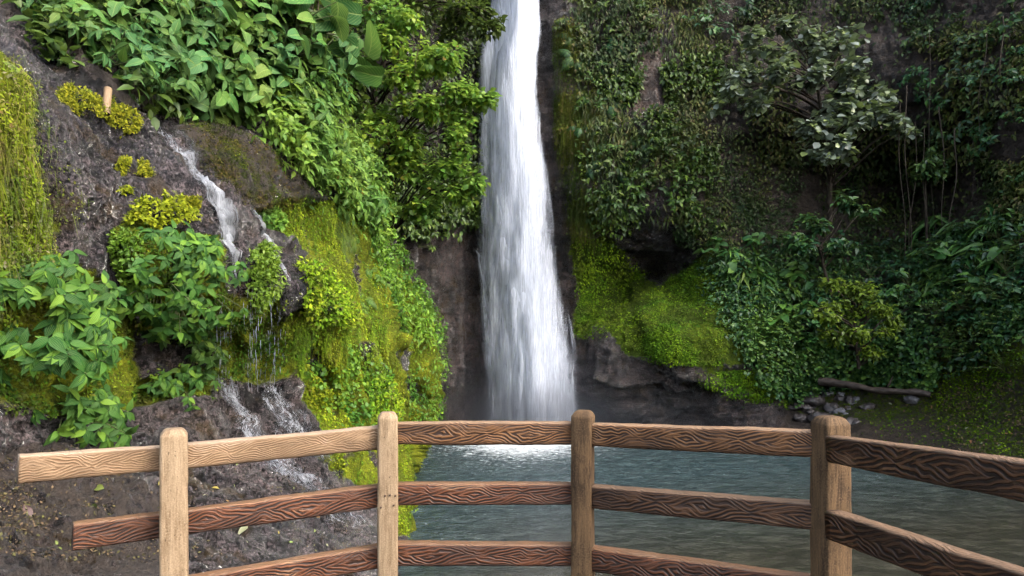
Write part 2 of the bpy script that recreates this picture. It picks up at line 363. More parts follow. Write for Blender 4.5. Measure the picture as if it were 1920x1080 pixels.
def groove(px, py):
    q = fbm(np.stack([px * .030 - py * .006, py * .0045, px * 0], -1), (1, 1, 1), 4, 700); return np.clip((q - .10) / .14, 0, 1)
wall = blur(inpoly(px, py, MOSS[3]).astype(float), 6); gr_ = groove(px, py) * wall
ms, so_ = blur(ms, 4), blur(so_, 4)
ms = ms * (1 - .75 * gr_)
flute = fbm(LS.G, (1.9, 1.9, 0.22), 4, 3); lump = fbm(LS.G, (3.2, 3.2, 3.2), 4, 4); rid = fbm(LS.G, (1.6, 1.6, 1.6), 5, 5, True); fine = fbm(LS.G, (9, 9, 9), 3, 6)
ux, uz = .70, -.71; sL = LS.G[..., 0] * ux + LS.G[..., 2] * uz; tL = LS.G[..., 0] * uz - LS.G[..., 2] * ux
fold = fbm(np.stack([sL * .35, tL * 1.7, LS.G[..., 1] * .5], -1), (1, 1, 1), 4, 15, True); fold2 = fbm(np.stack([sL * 1.6, tL * 6, LS.G[..., 1] * 2], -1), (1, 1, 1), 4, 16, True)
gul = inpoly(px, py, [(660, 640), (690, 640), (730, 700), (745, 800), (735, 810), (705, 740)]).astype(float)
ms = ms * (1 - 0.9 * blur(gul, 3))
rid2 = fbm(LS.G, (7, 7, 5), 3, 8, True)
disp = ms * (0.52 * flute + 0.12 * lump + 0.03 * fine) + (1 - ms) * (0.10 * rid + 0.05 * lump + 0.03 * fine + 0.05 * rid2 + 0.13 * fold * (1 + .8 * so_) + 0.05 * fold2) - 0.30 * gr_
LS.G = LS.G + LS.N * disp[..., None]
LS.N = grid_normals(LS.G)
back = [LS.G]
for k in range(1, _wrap + 1):
    t_ = k / _wrap
    back.append(P((E_ - 60 * t_ ** 2)[:, 0], LS.rows, (dL[:, -1] + 7 * t_))[:, None])
Gfull = np.concatenate(back, 1); z0 = np.zeros((len(LS.rows), _wrap))
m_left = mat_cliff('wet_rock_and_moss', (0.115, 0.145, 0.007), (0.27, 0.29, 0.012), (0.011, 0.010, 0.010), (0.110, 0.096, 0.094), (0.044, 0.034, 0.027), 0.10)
left_cliff = mesh_obj('cliff_terrain', Gfull, grid_faces(*Gfull.shape[:2]), m_left, attrs={'moss': np.c_[ms, z0 + 0.6], 'soil': np.c_[so_, z0 + 1], 'scar': np.c_[ms * 0, z0]})
tag(left_cliff, kind='structure')

# ------------------------------------------------------------------ the back and right-hand cliff, with the mossy mound and the bank
BP = [(480, -800, 27), (480, -200, 23), (480, 300, 21), (480, 800, 21), (480, 1150, 20), (700, -300, 25), (700, 100, 22.5), (700, 400, 22), (760, 780, 23), (850, 500, 24), (870, 780, 24), (850, 1150, 22),
      (960, -900, 29), (960, -300, 26.5), (960, 50, 25.6), (960, 400, 25.4), (960, 790, 25), (960, 1150, 23), (1040, 50, 24.4), (1050, 150, 24.2), (1080, 300, 24.0), (1075, 450, 24.6), (1075, 620, 24.4), (1085, 790, 24.2),
      (1200, 160, 24.3), (1150, 300, 23.6), (1300, 80, 24.8), (1220, 380, 23.4), (1130, 420, 24.0), (1150, 500, 25.6), (1230, 440, 24.4), (1240, 510, 27.0), (1290, 470, 24.6), (1180, 570, 25.6), (1110, 600, 24.4),
      (1140, 625, 22.8), (1200, 585, 22.6), (1340, 480, 23.3), (1200, 650, 21.6), (1300, 650, 21.0), (1350, 580, 21.8), (1100, 690, 23.2), (1180, 700, 21.7), (1300, 720, 21.4), (1200, 775, 22.4), (1320, 775, 21.8), (1420, 765, 21.2), (1440, 690, 21.2), (1120, 780, 23.4), (1300, 850, 21.8), (1450, 850, 19.8),
      (1400, 300, 24.6), (1400, 420, 23.6), (1500, 200, 23.6), (1500, 60, 24.6), (1560, 380, 25.2), (1480, 560, 22.4), (1700, 420, 24.0), (1600, 620, 21.2), (1600, 520, 22.6), (1750, 520, 20.6), (1900, 430, 18.6), (1900, 560, 17.4), (1850, 640, 17.8), (1700, 680, 20.0), (1500, 740, 22.0), (1620, 740, 21.2),
      (1740, 745, 19.6), (1620, 790, 19.8), (1760, 800, 18.6), (1910, 720, 17.2), (1910, 840, 16.2), (1910, 1000, 13.2), (1650, 1000, 15.8), (1500, 1100, 17.5), (1900, 200, 19.2), (1900, 0, 20.5), (1700, 150, 22.4), (1700, -100, 24.0),
      (1300, -400, 26.5), (1700, -700, 26), (1300, -900, 28), (2200, -900, 20), (2200, -300, 18), (2200, 200, 15.6), (2200, 600, 14.2), (2200, 900, 12.8), (2200, 1150, 11.0), (2600, -900, 17), (2600, 0, 14), (2600, 600, 12.2), (2600, 1150, 9.8)]  # unseen top and right flank, shaped tall to keep sun off the back cliff
BS = Sheet(); BS.x0 = 480.0; BS.edge = lambda py: np.full(np.shape(py), 2600.0)
BS.rows = axis(-900, 1140, -40, 900, 3.0, 14); _c = axis(480, 2600, 700, 1950, 3.2, 16); BS.cols = (_c - 480) / 2120.0
px, py = np.meshgrid(480 + BS.cols * 2120, BS.rows)
fitB = tps_fit(BP); dB = np.clip(tps_eval(fitB, px, py), 8, 34)
BS.G = P(px, py, dB); BS.N = grid_normals(BS.G)
nx = fbm(BS.G, (.8, .8, .8), 3, 21) * 20; ny = fbm(BS.G, (.8, .8, .8), 3, 22) * 20
wx, wy = px + nx, py + ny
ms = np.zeros(px.shape); so_ = np.zeros(px.shape)
for g, v in (([(1135, 605), (1200, 570), (1350, 465), (1420, 560), (1400, 680), (1300, 690), (1180, 670)], 1), ([(1040, 60), (1090, 60), (1120, 420), (1070, 470), (1030, 200)], .42), ([(1070, 440), (1130, 440), (1240, 560), (1170, 620), (1080, 640)], .75),
             ([(1300, 690), (1450, 690), (1480, 770), (1400, 745)], .7), ([(1470, 770), (1640, 700), (1960, 560), (1960, 900), (1700, 800), (1600, 800)], .52), ([(1130, 440), (1290, 450), (1290, 540), (1200, 560)], .3)):
    ms = np.maximum(ms, inpoly(wx, wy, g) * v)
for g, v in (([(1180, 90), (1245, 110), (1240, 220), (1190, 220), (1170, 170)], .0), ([(1240, 380), (1420, 380), (1400, 480), (1280, 450)], .8), ([(1460, 690), (2700, 500), (2700, 1200), (1460, 1200)], .85), ([(1250, 240), (2700, 240), (2700, 700), (1400, 700)], .9), ([(1250, -1000), (2700, -1000), (2700, 240), (1250, 240)], .55)):
    so_ = np.maximum(so_, inpoly(wx, wy, g) * v)
scar = blur(inpoly(wx, wy, [(1185, 95), (1240, 105), (1238, 150), (1250, 205), (1200, 225), (1180, 205), (1200, 160)]).astype(float), 2)
ms, so_ = blur(ms, 3), blur(so_, 3)
lay = fbm(BS.G, (0.5, 0.5, 3.0), 4, 23); rid = fbm(BS.G, (.7, .7, .55), 5, 24, True); fl = fbm(BS.G, (2.2, 2.2, .25), 4, 25); fine = fbm(BS.G, (4, 4, 4), 4, 26)
leftwall = inpoly(px, py, [(480, -900), (930, -900), (930, 900), (480, 900)]).astype(float); leftwall = blur(leftwall, 4)
low = np.clip((dB - 14) / 6, 0.2, 1)
disp = low * (0.32 * rid + 0.14 * fine * (1 - .5 * ms) + (1 - leftwall) * 0.14 * lay + leftwall * (0.2 * fl + 0.22 * fbm(BS.G, (3.5, 3.5, .22), 4, 28, True)))
disp = disp + 0.45 * blur(inpoly(px, py, [(1085, 690), (1200, 700), (1310, 690), (1470, 760), (1480, 810), (1085, 810)]).astype(float), 5) * fbm(BS.G, (0.7, 0.7, 2.2), 5, 27, True)
disp = disp * np.where((py > 700) & (px > 1480), 0.45, 1.0)
BS.G = BS.G + BS.N * disp[..., None]; BS.N = grid_normals(BS.G)
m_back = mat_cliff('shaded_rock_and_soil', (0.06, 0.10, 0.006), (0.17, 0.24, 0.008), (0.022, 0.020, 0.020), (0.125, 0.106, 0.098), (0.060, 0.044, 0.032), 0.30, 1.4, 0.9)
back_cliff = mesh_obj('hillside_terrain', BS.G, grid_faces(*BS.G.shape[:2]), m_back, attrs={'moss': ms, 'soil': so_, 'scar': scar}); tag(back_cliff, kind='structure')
# ------------------------------------------------------------------ ground under everything, deck, pool
t = NT('forest_soil'); n = t.noise(t.pos(), 3, 5); m_soil = t.done(t.principled(t.ramp(n, [(.3, (.02, .015, .01)), (.7, (.06, .045, .03))]), .9, .2, t.bump(n, .5, .1)))
g = mesh_obj('ground', [(-300, -300, -6.5), (300, -300, -6.5), (300, 300, -6.5), (-300, 300, -6.5)], [[0, 1, 2, 3]], m_soil); tag(g, kind='structure')
t = NT('wet_concrete'); n = t.noise(t.pos(), 14, 6); m_deck = t.done(t.principled(t.ramp(n, [(.3, (.12, .11, .10)), (.7, (.26, .24, .22))]), .7, .3, t.bump(n, .3, .02)))
dk = np.array([(-2.6, -6), (-2.3, 2.1), (-1.1, 2.95), (.2, 3.06), (1.1, 2.6), (1.45, 1.5), (1.9, -6)]); nD = len(dk)
V = np.r_[np.c_[dk, np.zeros(nD)], np.c_[dk, np.full(nD, -3.0)]]
bme = bpy.data.meshes.new('walkway'); bme.from_pydata(V.tolist(), [], [list(range(nD))[::-1]] + [[i, (i + 1) % nD, nD + (i + 1) % nD, nD + i] for i in range(nD)]); bme.materials.append(m_deck)
wk = bpy.data.objects.new('walkway', bme); C.objects.link(wk); tag(wk, kind='structure')

WZ = -2.0
gx = np.linspace(-9, 20, 260); gy = np.linspace(2.6, 27, 230); X, Y = np.meshgrid(gx, gy); W0 = np.stack([X, Y, np.full(X.shape, 0.0)], -1)
fall_x, fall_y = 0.75, 23.4
rr = np.hypot(X - fall_x, (Y - fall_y))
amp = 0.022 + 0.10 * np.exp(-rr / 3.5)
Wv = W0.copy(); Wv[..., 2] = WZ + amp * (fbm(W0, (2.0, 3.4, 1), 4, 31) + 0.5 * fbm(W0, (5, 7, 1), 2, 32))
t = NT('pool_water'); p = t.pos(); sp = t.n('SeparateXYZ'); t.l(p, sp.inputs[0])
fd = t.attr('foam'); sh = t.attr('shallow')
n1 = t.noise(t.mapv(p, (1.0, 2.2, 1)), 2.6, 4, 0.6, 0.6); n2 = t.noise(t.mapv(p, (1, 1.8, 1)), 9, 4, 0.6, 0.5); n3 = t.noise(t.mapv(p, (1, 2.4, 1)), 5, 6, 0.72, 1.0)
deep = t.mix(t.ss(n1, .35, .7), (0.028, 0.048, 0.050, 1), (0.054, 0.086, 0.088, 1))
shal = t.mix(t.ss(n1, .35, .7), (0.030, 0.030, 0.022, 1), (0.056, 0.054, 0.040, 1))
wc = t.mix(sh, deep, shal)
n4 = t.noise(t.mapv(p, (1, 2.6, 1), (4, 1, 0)), 11, 3, 0.6, 0.3)
fo = t.math('MAXIMUM', t.ss(t.math('ADD', n3, fd), 0.74, 1.12), t.math('MULTIPLY', t.ss(t.math('ADD', t.math('MULTIPLY', n4, .7), t.math('MULTIPLY', n1, .3)), 0.62, 0.70), t.math('MULTIPLY', t.math('SUBTRACT', 1.0, sh), 0.5)))
col = t.mix(fo, wc, (0.72, 0.77, 0.80, 1))
h = t.math('ADD', t.math('MULTIPLY', n1, 0.7), t.math('MULTIPLY', n2, 0.5))
bm_ = t.n('Bump'); bm_.inputs['Distance'].default_value = .15; t.l(h, bm_.inputs['Height']); t.l(t.math('SUBTRACT', .75, t.math('MULTIPLY', sh, .5)), bm_.inputs['Strength']); bmp = bm_.outputs[0]
m_water = t.done(t.principled(col, t.math('ADD', t.math('MULTIPLY', fo, 0.5), 0.07), 0.5, bmp))
rf = np.hypot(X - .65, (Y - 23.0) * .52)
foam = 0.58 * np.exp(-(np.maximum(0, rf - 1.3) / 1.3) ** 1.4) + 0.10 + 0.07 * np.clip((1.5 - X) / 1.5, 0, 1) * np.clip((Y - 8) / 3, 0, 1) - 0.09 * np.clip((X - 3) / 3, 0, 1)
shal_ = np.clip((15.0 - Y + 0.32 * (X - 1)) / 5.5, 0, 1) * np.clip((X + 2.5) / 2.5, 0.25, 1)
pool = mesh_obj('pool_water', Wv, grid_faces(*X.shape), m_water, attrs={'foam': foam, 'shallow': shal_}); tag(pool, kind='structure')

# ------------------------------------------------------------------ the waterfall
FL = [(-500, 915), (-60, 918), (0, 920), (60, 906), (120, 893), (200, 886), (400, 884), (470, 882), (540, 889), (600, 894), (700, 900), (800, 896), (840, 890)]
FR = [(-500, 990), (-60, 1002), (0, 1012), (60, 1016), (120, 1010), (180, 1012), (250, 1020), (350, 1040), (500, 1056), (620, 1078), (700, 1091), (760, 1100), (840, 1110)]
fy = np.linspace(-500, 806, 170)
fl_, fr_ = np.interp(fy, *zip(*FL)), np.interp(fy, *zip(*FR))
us = np.linspace(0, 1, 40)
Vs, Qs, UVs, Ds, off = [], [], [], [], 0
lays = [(0.0, 1.0, 0.0, 0.12), (-0.02, 1.0, .25, .10), (.10, .95, .5, .16), (.0, 1.02, .75, .02), (.2, .9, 1.0, .12), (.30, 1.0, 1.2, .06)]
for k, (a, b, fo_, db) in enumerate(lays):
    pxs = fl_[:, None] + (fr_ - fl_)[:, None] * (a + (b - a) * us[None])
    dd = np.interp(fy, [-500, 0, 790], [26.3, 24.9, 23.7])[:, None] - fo_ - 0.45 * np.sin(np.pi * us)[None]
    G = P(pxs, fy[:, None], dd)
    G[..., 1] += 0.16 * fbm(G, (1.6, 1, .35), 3, 40 + k)
    x_m, z_m = G[..., 0], G[..., 2]
    e = np.minimum(us, 1 - us)[None]
    ed = np.clip(e / 0.13, 0, 1) ** .7 + 0 * pxs
    core = np.exp(-((us[None] * (b - a) + a - np.interp(fy, [-60, 200, 400, 800], [.5, .55, .5, .48])[:, None]) / np.interp(fy, [0, 250, 450, 800], [.36, .26, .3, .34])[:, None]) ** 2)
    left_thin = np.clip(1 - (us[None] * (b - a) + a) / .25, 0, 1) * np.interp(fy, [60, 200, 500], [0, 1, .1])[:, None]
    dn = db + 0.10 + 0.30 * core + 0.40 * ed - 0.31 - 0.10 * left_thin + np.interp(fy, [-100, 60, 200, 450, 800], [.26, .26, .16, .0, .04])[:, None]
    Vs.append(G.reshape(-1, 3)); Qs.append(grid_faces(*pxs.shape) + off); off += pxs.size
    UVs.append(np.stack([x_m + 7.3 * k, z_m + 3.1 * k], -1).reshape(-1, 2)); Ds.append(dn.ravel())
m_fall = mat_falls('falling_white_water')
wf = empty('waterfall', tuple(P(990, 790, 23.7)), 'tall white waterfall plunging down the cliff into the pool', 'waterfall')
inv = np.array(wf.location)
mesh_obj('veil', np.concatenate(Vs) - inv, np.concatenate(Qs), m_fall, wf, np.concatenate(UVs), {'dens': np.concatenate(Ds)})
# splashes and side strand
def ribbon(pts_px, width_px, depth, seg=60, lift=0.0):
    pts_px = np.asarray(pts_px, float); s = np.linspace(0, 1, len(pts_px)); q = np.linspace(0, 1, seg)
    cx, cy = np.interp(q, s, pts_px[:, 0]), np.interp(q, s, pts_px[:, 1]); wd = np.interp(q, np.linspace(0, 1, len(np.atleast_1d(width_px))), np.atleast_1d(width_px))
    return cx, cy, wd
def ribbons(defs, sheet=None, nc=9, lift=0.05, seed=0, horizontal=True):
    Vs, Qs, U, D, off = [], [], [], [], 0
    for k, (pts, wid, dep, dn) in enumerate(defs):
        cx, cy, wd = ribbon(pts, wid, dep); n = len(cx); a = np.linspace(-.5, .5, nc)
        px, py = cx[:, None] + wd[:, None] * a[None], np.repeat(cy[:, None], nc, 1)
        if sheet is not None and dep is None:
            G, N = sheet.sample(px, py); G = G + N * lift + np.array([0, 0, 0]); 
        else:
            dd = np.interp(np.linspace(0, 1, n), np.linspace(0, 1, len(np.atleast_1d(dep))), np.atleast_1d(dep))[:, None] - 0.05 * np.cos(np.pi * a)[None]
            G = P(px, py, dd)
        G = G + 0.012 * np.stack([fbm(G, (6, 6, 6), 2, 61 + j + seed) for j in range(3)], -1)
        L = np.r_[0, np.cumsum(np.linalg.norm(np.diff(G[:, nc // 2], axis=0), axis=-1))]
        wm = np.linalg.norm(G[:, -1] - G[:, 0], axis=-1)
        U.append(np.stack([a[None] * wm[:, None] + k * 3.7, np.repeat(-L[:, None], nc, 1) + k], -1).reshape(-1, 2))
        e = np.clip((.5 - np.abs(a)) / .3, 0, 1); ends = np.clip(np.minimum(np.linspace(0, 1, n), np.linspace(1, 0, n)) / .2, 0, 1)
        D.append((dn + 0.31 + 0.35 * e[None] - .35 + .3 * ends[:, None] - .3).ravel()); Vs.append(G.reshape(-1, 3)); Qs.append(grid_faces(n, nc) + off); off += n * nc
    return np.concatenate(Vs), np.concatenate(Qs), np.concatenate(U), np.concatenate(D)
V, Q, U, D = ribbons([([(882, 458), (898, 476), (908, 540), (914, 640), (924, 800)], [6, 14, 22, 34, 48], [24.2, 23.7, 23.4], .04), ([(897, 360), (901, 480), (908, 560)], [8, 8, 10], [24.3, 24], .0),
                      ([(1078, 655), (1096, 664), (1106, 690)], [4, 6, 8], [23.5, 23.4], .0), ([(1060, 560), (1078, 660), (1086, 800)], [8, 18, 30], [23.4, 23.1], .04)])
mesh_obj('side_strand', V - inv, Q, m_fall, wf, U, {'dens': D})

# small cascades over the left rock
m_casc = mat_falls('thin_white_cascade', 30.0, 2.6, (0.66, 0.69, 0.74), 0.28)
m_lace = mat_falls('lacy_white_water', 20.0, 7.5, (0.66, 0.69, 0.74), 0.22)
def cascade(name, label, defs, lift=0.04, seed=0, base=None, mat=None, nc=9):
    V, Q, U, D = ribbons(defs, LS, nc, lift, seed); b = V[-1]
    o = mesh_obj(name, V - b, Q, mat or m_casc, None, U, {'dens': D}); o.location = b
    return tag(o, label, 'cascade')
cascade('cascade', 'white cascade running down the dark rock beside the rounded leafy bush', [([(300, 268), (335, 310), (365, 370), (395, 430), (412, 490), (420, 560)], [30, 44, 50, 40, 34, 26], None, .17), ([(345, 320), (385, 420), (410, 500)], [16, 22, 18], None, .30)])
cascade('cascade', 'thin water film on the brown slope below the broad leaves', [([(190, 185), (240, 225), (290, 262), (345, 330)], [26, 30, 36, 30], None, .06), ([(300, 240), (360, 320), (430, 380)], [20, 30, 20], None, .0)], 0.03, 3)
cascade('cascade', 'narrow white trickle over the rock lip beside the round moss cushion', [([(430, 380), (470, 450), (500, 510), (520, 560)], [12, 18, 20, 14], None, .16), ([(465, 430), (484, 480), (495, 520)], [8, 12, 10], None, .26)], 0.04, 5)
drip = []
for k in range(330):
    x = R.choice([R.normal(418, 9), R.normal(470, 7), R.normal(512, 9), R.uniform(400, 530), R.normal(490, 16)]); y0 = R.uniform(530, 715); y1 = y0 + R.uniform(8, 34)
    drip.append(([(x, y0), (x + R.uniform(-1, 1), (y0 + y1) / 2), (x + R.uniform(-2, 2), min(y1, 738))], [1.2, 2.2, 1.4], [7.6 + .5 * (x - 400) / 125 + R.uniform(-.45, -.1)], R.uniform(.04, .28)))
cascade('cascade', 'loose curtain of falling drips below the round moss cushion', drip, .04, 7, nc=3)['kind'] = 'stuff'
cascade('cascade', 'foaming rivulet splashing on the dark apron rock under the hanging leaves', [([(408, 690), (416, 740), (432, 775), (455, 830), (500, 890), (550, 940)], [50, 64, 80, 90, 100, 90], None, .10), ([(395, 700), (425, 780), (450, 815)], [20, 40, 34], None, .12), ([(490, 860), (520, 890), (545, 920), (560, 950)], [50, 80, 90, 70], None, .09)], 0.05, 9, mat=m_lace)
cascade('cascade', 'wide thin rivulet fanning over the apron rock towards the fence', [([(488, 690), (500, 740), (520, 790), (555, 850), (600, 910)], [50, 76, 100, 120, 120], None, .10), ([(430, 790), (480, 850), (540, 920), (620, 990), (690, 1040)], [50, 90, 130, 150, 100], None, .07)], 0.05, 11, mat=m_lace)

# ------------------------------------------------------------------ the fence
fence = empty('rail_fence', (0, 2.9, 0), 'brown wood-grained concrete rail fence curving along the edge of the lookout', 'fence')
FO = np.array(fence.location)
def rail_mesh(a, b, hgt, thk, face_dir, seg=48, seed=0):
    """bar from a to b (top centre line points); rounded section; uv along/across"""
    a, b = np.asarray(a, float), np.asarray(b, float); L = np.linalg.norm(b - a); t = (b - a) / L
    up = np.array([0, 0, 1.]); fr = np.asarray(face_dir, float); fr = fr - t * (fr @ t); fr /= np.linalg.norm(fr); up2 = np.cross(fr, t); up2 *= np.sign(up2[2])
    h, k, r = hgt, thk / 2, .012
    sec = []
    for cx_, cz_, a0 in ((k - r, -r, 0), (-(k - r), -r, 90), (-(k - r), -h + r, 180), (k - r, -h + r, 270)):
        for q in (0, 30, 60, 90): sec.append((cx_ + r * math.cos(math.radians(a0 + q)), cz_ + r * math.sin(math.radians(a0 + q))))
    full = []
    for i in range(16):   # add mid points on the flat faces
        full.append(sec[i]); n_ = sec[(i + 1) % 16]
        if i % 4 == 3:
            for f_ in (.2, .4, .6, .8): full.append((sec[i][0] * (1 - f_) + n_[0] * f_, sec[i][1] * (1 - f_) + n_[1] * f_))
    sec = np.array(full); m = len(sec); q = np.linspace(0, 1, seg)
    V = a + (b - a) * q[:, None, None] + sec[None, :, :1] * fr + sec[None, :, 1:] * up2
    wob = 0.005 * fbm(V + seed * 9.1, (3, 3, 3), 2, 71) + 0.0022 * fbm(V + seed, (26, 26, 26), 3, 72)
    cen = a + (b - a) * q[:, None, None] - up2 * h / 2
    V = V + nrm(V - cen) * wob[..., None]
    per = np.r_[0, np.cumsum(np.linalg.norm(np.diff(np.r_[sec, sec[:1]], axis=0), axis=1))]
    vv = np.where(np.abs(sec[:, 0]) > k - 1e-3, sec[:, 1] + h / 2, np.sign(sec[:, 1] + h / 2) * h / 2 + (k - np.abs(sec[:, 0])) * np.sign(sec[:, 1] + h / 2))
    UV = np.stack(np.broadcast_arrays(q[:, None] * L + seed * 1.7, vv[None]), -1)
    i = np.arange(seg * m).reshape(seg, m); j = np.roll(i, -1, 1)
    Q = np.stack([i[:-1], i[1:], j[1:], j[:-1]], -1).reshape(-1, 4)
    V2, Q2, U2 = V.reshape(-1, 3), Q, UV.reshape(-1, 2)
    for ring, e in ((0, 0), (seg - 1, 1)):   # caps: fans of quads through the centre
        c = len(V2); V2 = np.r_[V2, [V[ring].mean(0)]]; U2 = np.r_[U2, [[e * L, 0.02]]]
        ids = i[ring]; qs = [[ids[x], ids[(x + 1) % m], ids[(x + 2) % m], c] for x in range(0, m, 2)]
        Q2 = np.r_[Q2, np.array(qs)]
    return V2, Q2, U2
def top(px, py, d): return P(px, py, d)
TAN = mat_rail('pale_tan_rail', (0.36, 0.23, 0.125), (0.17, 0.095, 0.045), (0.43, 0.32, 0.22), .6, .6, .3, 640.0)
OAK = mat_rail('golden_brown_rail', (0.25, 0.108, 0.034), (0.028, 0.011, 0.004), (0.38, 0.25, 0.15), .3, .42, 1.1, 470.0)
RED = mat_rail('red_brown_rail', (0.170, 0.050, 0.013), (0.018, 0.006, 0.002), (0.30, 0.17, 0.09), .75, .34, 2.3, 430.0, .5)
SHADED = mat_rail('shade_darkened_rail', (0.125, 0.052, 0.018), (0.020, 0.008, 0.003), (0.28, 0.18, 0.11), .3, .42, 3.9, 410.0)  # right-hand rail brown, lowered to put their shade into the colour
bays = [((35, 853, 2.31), (302, 835, 2.60), (137, 980, 2.43), (302, 960, 2.60), None, None),
        ((302, 835, 2.60), (728, 798, 2.95), (302, 960, 2.60), (728, 906, 2.95), (302, 1090, 2.60), (728, 1018, 2.95)),
        ((728, 791, 2.92), (1094, 791, 2.92), (728, 904, 2.92), (1094, 904, 2.92), (728, 1016, 2.92), (1094, 1018, 2.92)),
        ((1094, 793, 2.90), (1556, 807, 2.40), (1094, 908, 2.90), (1556, 943, 2.40), (1094, 1023, 2.90), (1556, 1082, 2.40)),
        ((1562, 815, 2.30), (2150, 893, 1.33), (1562, 957, 2.30), (2150, 1140, 1.33), (1562, 1098, 2.30), (2150, 1388, 1.33))]
mats = [(TAN, RED, RED), (TAN, RED, RED), (OAK, RED, RED), (OAK, SHADED, RED), (SHADED, SHADED, SHADED)]
sd = 0
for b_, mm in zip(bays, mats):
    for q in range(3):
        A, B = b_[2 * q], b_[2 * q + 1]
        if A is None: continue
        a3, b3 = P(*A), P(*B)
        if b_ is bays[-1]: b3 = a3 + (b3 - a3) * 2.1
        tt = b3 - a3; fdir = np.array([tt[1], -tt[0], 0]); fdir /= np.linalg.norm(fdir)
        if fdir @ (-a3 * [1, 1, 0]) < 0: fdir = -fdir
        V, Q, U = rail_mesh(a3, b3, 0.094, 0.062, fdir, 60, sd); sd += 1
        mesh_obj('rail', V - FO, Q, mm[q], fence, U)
def post(px, pyt, d, wdt, ang, m):
    c = P(px, pyt, d); top_z = c[2]; h = wdt / 2; zs = np.concatenate([np.linspace(-0.02, top_z - .035, 40)]); rings = []
    r = .012; sec = []
    for cx_, cy_, a0 in ((h - r, h - r, 0), (-(h - r), h - r, 90), (-(h - r), -(h - r), 180), (h - r, -(h - r), 270)):
        for q in (0, 30, 60, 90): sec.append((cx_ + r * math.cos(math.radians(a0 + q)), cy_ + r * math.sin(math.radians(a0 + q))))
    sec = np.array(sec); ca, sa = math.cos(ang), math.sin(ang); rot = np.array([[ca, -sa], [sa, ca]])
    prof = [(z, 1.0) for z in zs] + [(top_z - .027, 1.0), (top_z - .022, .965), (top_z - .010, .80), (top_z - .005, .70), (top_z - .001, .55), (top_z, .3), (top_z + .0005, .02)]
    V = np.array([[(*(rot @ (s_ * k)), z) for s_ in sec] for z, k in prof]); V[..., :2] += c[:2]
    V = V + nrm(V - (np.r_[c[:2], 0] * [1, 1, 0] + V * [0, 0, 1])) * (0.004 * fbm(V, (4, 4, 4), 2, 75) + .0022 * fbm(V, (30, 30, 30), 3, 76))[..., None]
    per = np.r_[0, np.cumsum(np.linalg.norm(np.diff(sec, axis=0), axis=1))]
    UV = np.stack(np.broadcast_arrays(V[..., 2] + px * .01, per[None] + px * .013), -1)
    n_, m_ = V.shape[:2]; i = np.arange(n_ * m_).reshape(n_, m_); j = np.roll(i, -1, 1)
    Q = np.stack([i[:-1], j[:-1], j[1:], i[1:]], -1).reshape(-1, 4)
    return mesh_obj('post', V.reshape(-1, 3) - FO, Q, m, fence, UV.reshape(-1, 2))
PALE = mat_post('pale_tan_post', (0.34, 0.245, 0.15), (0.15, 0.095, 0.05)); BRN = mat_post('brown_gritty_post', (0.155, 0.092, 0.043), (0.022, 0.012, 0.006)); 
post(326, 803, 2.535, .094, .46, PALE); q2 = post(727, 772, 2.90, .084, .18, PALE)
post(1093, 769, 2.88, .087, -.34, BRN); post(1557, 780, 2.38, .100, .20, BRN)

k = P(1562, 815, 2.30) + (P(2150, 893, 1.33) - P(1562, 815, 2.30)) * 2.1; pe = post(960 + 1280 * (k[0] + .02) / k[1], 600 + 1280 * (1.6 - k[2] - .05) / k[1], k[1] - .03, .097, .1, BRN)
NAIL = mat_plain('rusty_nail', (.02, .012, .008), (.10, .05, .03), 90, .6, .2)
for (x, y) in ((722, 930), (731, 929), (741, 930), (714, 952), (738, 948)):
    k = P(x, y, 2.853 + .0002 * (x - 727)); V, Q = tubes([np.array([k + [0, .006, 0], k, k + [0, -.0015, 0], k + [0, -.002, 0]])], [np.array([.0042, .0042, .0036, .0002])], 8); nb_ = mesh_obj('nail', V - FO, Q, NAIL, q2)

# ------------------------------------------------------------------ leaves
def leaf_tmpl(rows, prof, wid, fold=0.25, droop=0.25, curl=0.0):
    t = np.linspace(0, 1, rows); w_ = np.maximum(prof(t), 0.03) * wid
    V, U = [], []
    for a, tt in zip(w_, t):
        for s_ in (-1, 0, 1):
            V.append((s_ * a / 2, tt, abs(s_) * a / 2 * fold - droop * tt ** 2 + curl * math.sin(tt * 6))); U.append((0.5 + s_ * 0.5, tt))
    return np.array(V), grid_faces(rows, 3)[:, ::-1], np.array(U)
ovate = lambda t: np.sin(np.pi * np.clip(t, 0, 1) ** 0.75)
heart = lambda t: np.where(t < .12, .62 + 1.6 * t, np.sqrt(np.clip(1 - ((t - .22) / .78) ** 2, 0, 1)) * np.clip(1.15 - .25 * t, 0, 1))
lance = lambda t: np.sin(np.pi * t ** .6) * (1 - .2 * t)
roundp = lambda t: np.sqrt(np.clip(1 - (2 * t - 1) ** 2, 0, 1))
T_OV = leaf_tmpl(5, ovate, .5, .3, .25); T_ME = leaf_tmpl(6, ovate, .46, .22, .32); T_HE = leaf_tmpl(7, heart, .64, .22, .3, .02); T_LA = leaf_tmpl(6, lance, .2, .35, .45)
T_RO = leaf_tmpl(4, roundp, .85, .2, .1); T_OW = leaf_tmpl(5, ovate, .74, .2, .25); T_SM = (np.array([(0, 0, 0), (.28, .5, .03), (0, 1, -.12), (-.28, .5, .03)]), np.array([[0, 1, 2, 3]]), np.array([(.5, 0), (1, .5), (.5, 1), (0, .5)]))
T_BL = leaf_tmpl(4, lambda t: 1 - t ** 2, .016, .2, .1)
